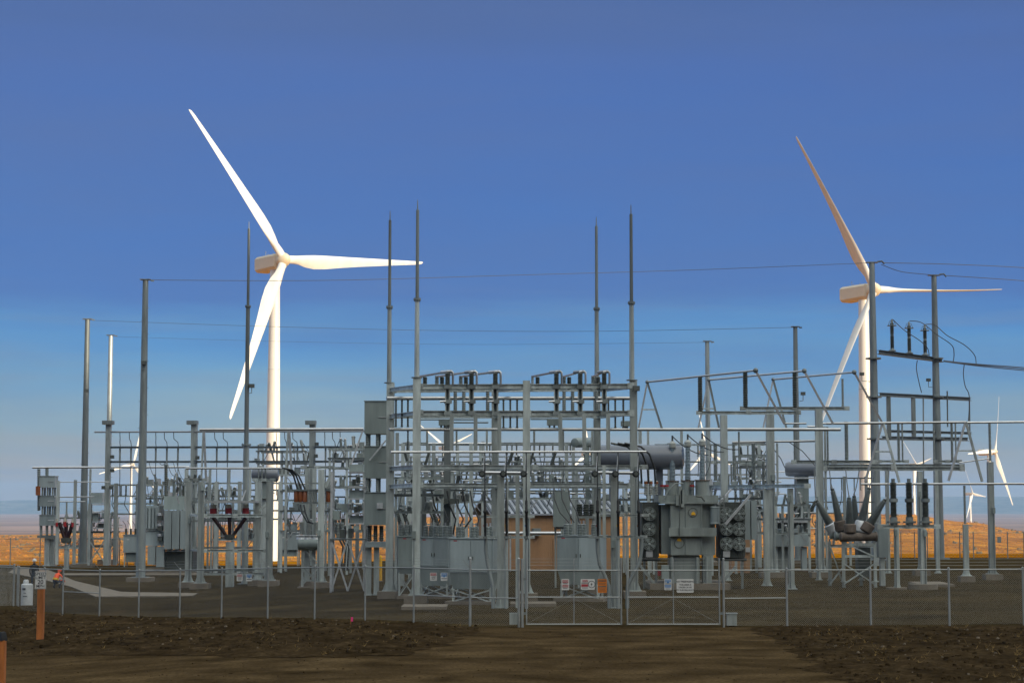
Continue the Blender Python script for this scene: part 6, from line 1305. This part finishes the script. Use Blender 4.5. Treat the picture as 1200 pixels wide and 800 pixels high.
bay('bus_support', 'heavy beam over the circuit breaker with short insulators along it', 'bus support', 123, beams=[(966, 1127, 545, 3), (1030, 1062, 540.5, 3), (1096, 1124, 540.5, 3)], ins=[(1053, 494, 540, 3.6), (1057.5, 496, 540, 2.4), (1094.5, 497, 538, 2.6), (1115.5, 494, 540, 3.4), (1120, 496, 540, 2.2), (992, 494, 541, 4)], cols=[(1040, 551, 4, {'foot': False}), (1098, 549, 4, {'foot': False})])
bay('bus_support', 'topmost long tubular bus at the right edge on two-legged stands', 'bus support', 112.5, tubes=[(968, 1132, 496, 3, 494.5), (1130, 1260, 495, 2.8, 493.5), (1124, 1160, 542, 1.6, 537)],
    diag=[(1034, 496, 1014, 564, 2.6, 'galvl'), (1035, 496, 1054, 565, 2.6), (1025, 529, 1043, 529, 1.6), (1131.5, 494, 1111.5, 563, 2.6, 'galvl'), (1132, 494, 1151, 564, 2.6), (1121, 528, 1141, 528, 1.6)], cols=[(1161.5, 541, 6.6)], ins=[(1160, 495, 540, 3.4)])
bay('bus_support', 'lower long tubular bus at the right edge carried by a slim pedestal with insulator', 'bus support', 109.5, tubes=[(1009, 1260, 567, 2.8, 566.5)], cols=[(1131, 614, 5.6)], ins=[(1130.5, 569, 613, 3)])
# ---- dead-tank circuit breaker
YK = G(1000, 688)[1]; s = YK / F; q = P(1000, 630, YK); T = thing('circuit_breaker', 'dead-tank circuit breaker with six splayed grey bushings on a concrete slab at the right', 'circuit breaker', (q.x, YK + 1, gz(q.x)))
for i, (x1, x2, y, d) in enumerate(((984, 1028, 629, 0), (978, 1020, 627.5, 1.2), (972, 1012, 626, 2.4))):
    tk = MB().lathe(P(x1, y, YK + d), P(x2, y - .6, YK + d), [(0, .1), (.005, 4.6 * s), (.03, 5.8 * s), (.06, 5.8 * s), (.065, 5 * s), (.95, 5 * s), (.955, 5.8 * s), (.99, 5.6 * s), (1, .1)], 20).build('breaker_tank', 'rust' if i == 0 else 'paintt', T)
for x1, y1, x2, y2, d, c in ((977, 622, 958, 588, 2.4, 1), (986, 621, 976, 575, 1.2, 0), (996, 623, 995, 585, 0, 0), (1003, 622, 1001, 583, 2.4, 0), (1007, 622, 1018, 574, 1.2, 1), (1014, 622, 1036, 587, 0, 0)):
    a, b = P(x1, y1, YK + d), P(x2, y2, YK + d); m = a.lerp(b, .25)
    MB().lathe(a - (b - a) * .03, m, [(0, .25), (.1, .33), (.9, .33), (1, .28)], 14).build('current_transformer', 'galvl' if c else 'rust', T)
    bu = MB().ins(m, b, .27, 16, .14).build('bushing', 'ins', T); MB().cyl(b, b + (b - a) * .06, .1, n=10).build('bushing_cap', 'paintk', bu); MB().cyl(b + (b - a) * .06, b + (b - a) * .13, .04, n=8).build('terminal', 'alu', bu)
    MB().tube(curve(b + (b - a) * .12, P(x2 + (6 if x2 > 995 else -4), 549, YK + 4), .2, 7), .03, 5).build('lead', 'cable', bu)
for x, d in ((972.5, 2.2), (988.5, .1), (1025.5, .1), (1009, 2.2)):
    X = P(x, 660, YK + d).x; zt = P(x, 634, YK + d).z; MB().box((X, YK + d, (zt + gz(X)) / 2), (.16, .16, zt - gz(X))).build('leg', 'galv', T); MB().box((X, YK + d, gz(X) + .32), (.3, .3, .05)).build('base_plate', 'galv', T)
for a, b, d in (((989, 660), (1025, 684), .02), ((1025, 660), (989, 684), -.08), ((973, 640), (988, 684), 1), ((988, 664), (973, 684), 1.1), ((990, 636), (1025, 652), 0)): MB().bar(P(*a, YK + d), P(*b, YK + d), .07).build('brace', 'galv', T)
for y in (651.5, 637.5): MB().bar(P(989.3, y, YK + .1), P(1024.8, y, YK + .1), .14).build('rail', 'galv', T)
MB().pbox(1006, 641, 1020, 676, YK + .6, 1).build('mechanism_box', 'paintk', T); MB().pbox(1029.5, 614, 1040, 653, YK + .9, .8).build('control_cabinet', 'paintb', T); MB().pbox(1032, 653.2, 1037.5, 686, YK + 1.1, .4).build('cabinet_stand', 'galv', T)
MB().pbox(958, 692.5, 1047, 701, YK - 1.1, 5).build('slab', 'conc', T)
# ---- arrester stand
YA = G(1065, 690)[1]; t = bay('arrester_stand', 'stand with three tall dark insulators on two pedestals below the dead-end frame', 'arrester stand', YA, cols=[(1050, 619, 5.4, {'foot': False}), (1081, 619, 6.2, {'foot': False})], beams=[(1031, 1098, 617, 4.2, 616.5)])
for x in (1047, 1065.5, 1084.5):
    s = YA / F; X = P(x, 590, YA).x; z0 = P(x, 614.5, YA).z
    MB().box((X, YA, z0 + .14), (13 * s, .5, .1)).build('saddle', 'galvd', t); MB().cyl((X, YA, z0 - .03), (X, YA, z0 + .4), .2, n=10).build('foot', 'galvd', t)
    zm, ze = P(x, 586, YA).z, P(x, 565, YA).z; i_ = MB().ins((X, YA, z0 + .38), (X, YA, zm - .07), .19, 7).build('insulator', 'insd', t); MB().cyl((X, YA, zm - .09), (X, YA, zm + .09), .24, n=12).build('joint', 'galvd', i_)
    MB().ins((X, YA, zm + .08), (X, YA, ze), .19, 7).build('insulator', 'insd', t); MB().cyl((X, YA, ze - .02), (X, YA, ze + .2), .1, n=10).build('terminal', 'galvd', i_)
X = P(1081, 660, YA).x; MB().cyl((X, YA, gz(X) - .2), (X, YA, gz(X) + .28), .78, n=28).build('round_footing', 'conc', t); X = P(1050, 660, YA).x; MB().cyl((X, YA, gz(X) - .2), (X, YA, gz(X) + .1), .55, n=24).build('round_footing', 'conc', t)
# concrete blocks, kerbs and the metal box beside the gate
for px1, py1, px2, py2, lb in ((470, 711, 523, 714, 'long pale concrete slab just inside the fence left of the gate'), (598, 708, 652, 710.5, 'long pale concrete slab just inside the left gate leaf'), (1080, 684, 1118, 687, 'small pale steel cover plate lying on the gravel at the right')):
    g1 = G(px1, py2); g2 = G(px2, py2); g3 = G((px1 + px2) / 2, py1); t = MB(); w = g2.x - g1.x; c = Vector(((g1.x + g2.x) / 2, (g1.y + g3.y) / 2, gz(g1.x) + .06)); thing_mesh('concrete_slab', MB().box(c, (w, abs(g3.y - g1.y) + .3, .16)), 'conc', lb, 'slab', c)
c = fpt(857, YG + .6); t = thing('junction_box', 'small grey metal box standing on the gravel right of the gate', 'box', c); MB().box(c + Vector((0, 0, .24)), (.36, .28, .42)).build('housing', 'galv', t); MB().box(c + Vector((0, 0, .47)), (.42, .34, .035)).build('lid', 'galv', t)
for dx in (-.12, .12): MB().cyl(c + Vector((dx, 0, -.1)), c + Vector((dx, 0, .06)), .03, n=8).build('conduit', 'galvd', t)
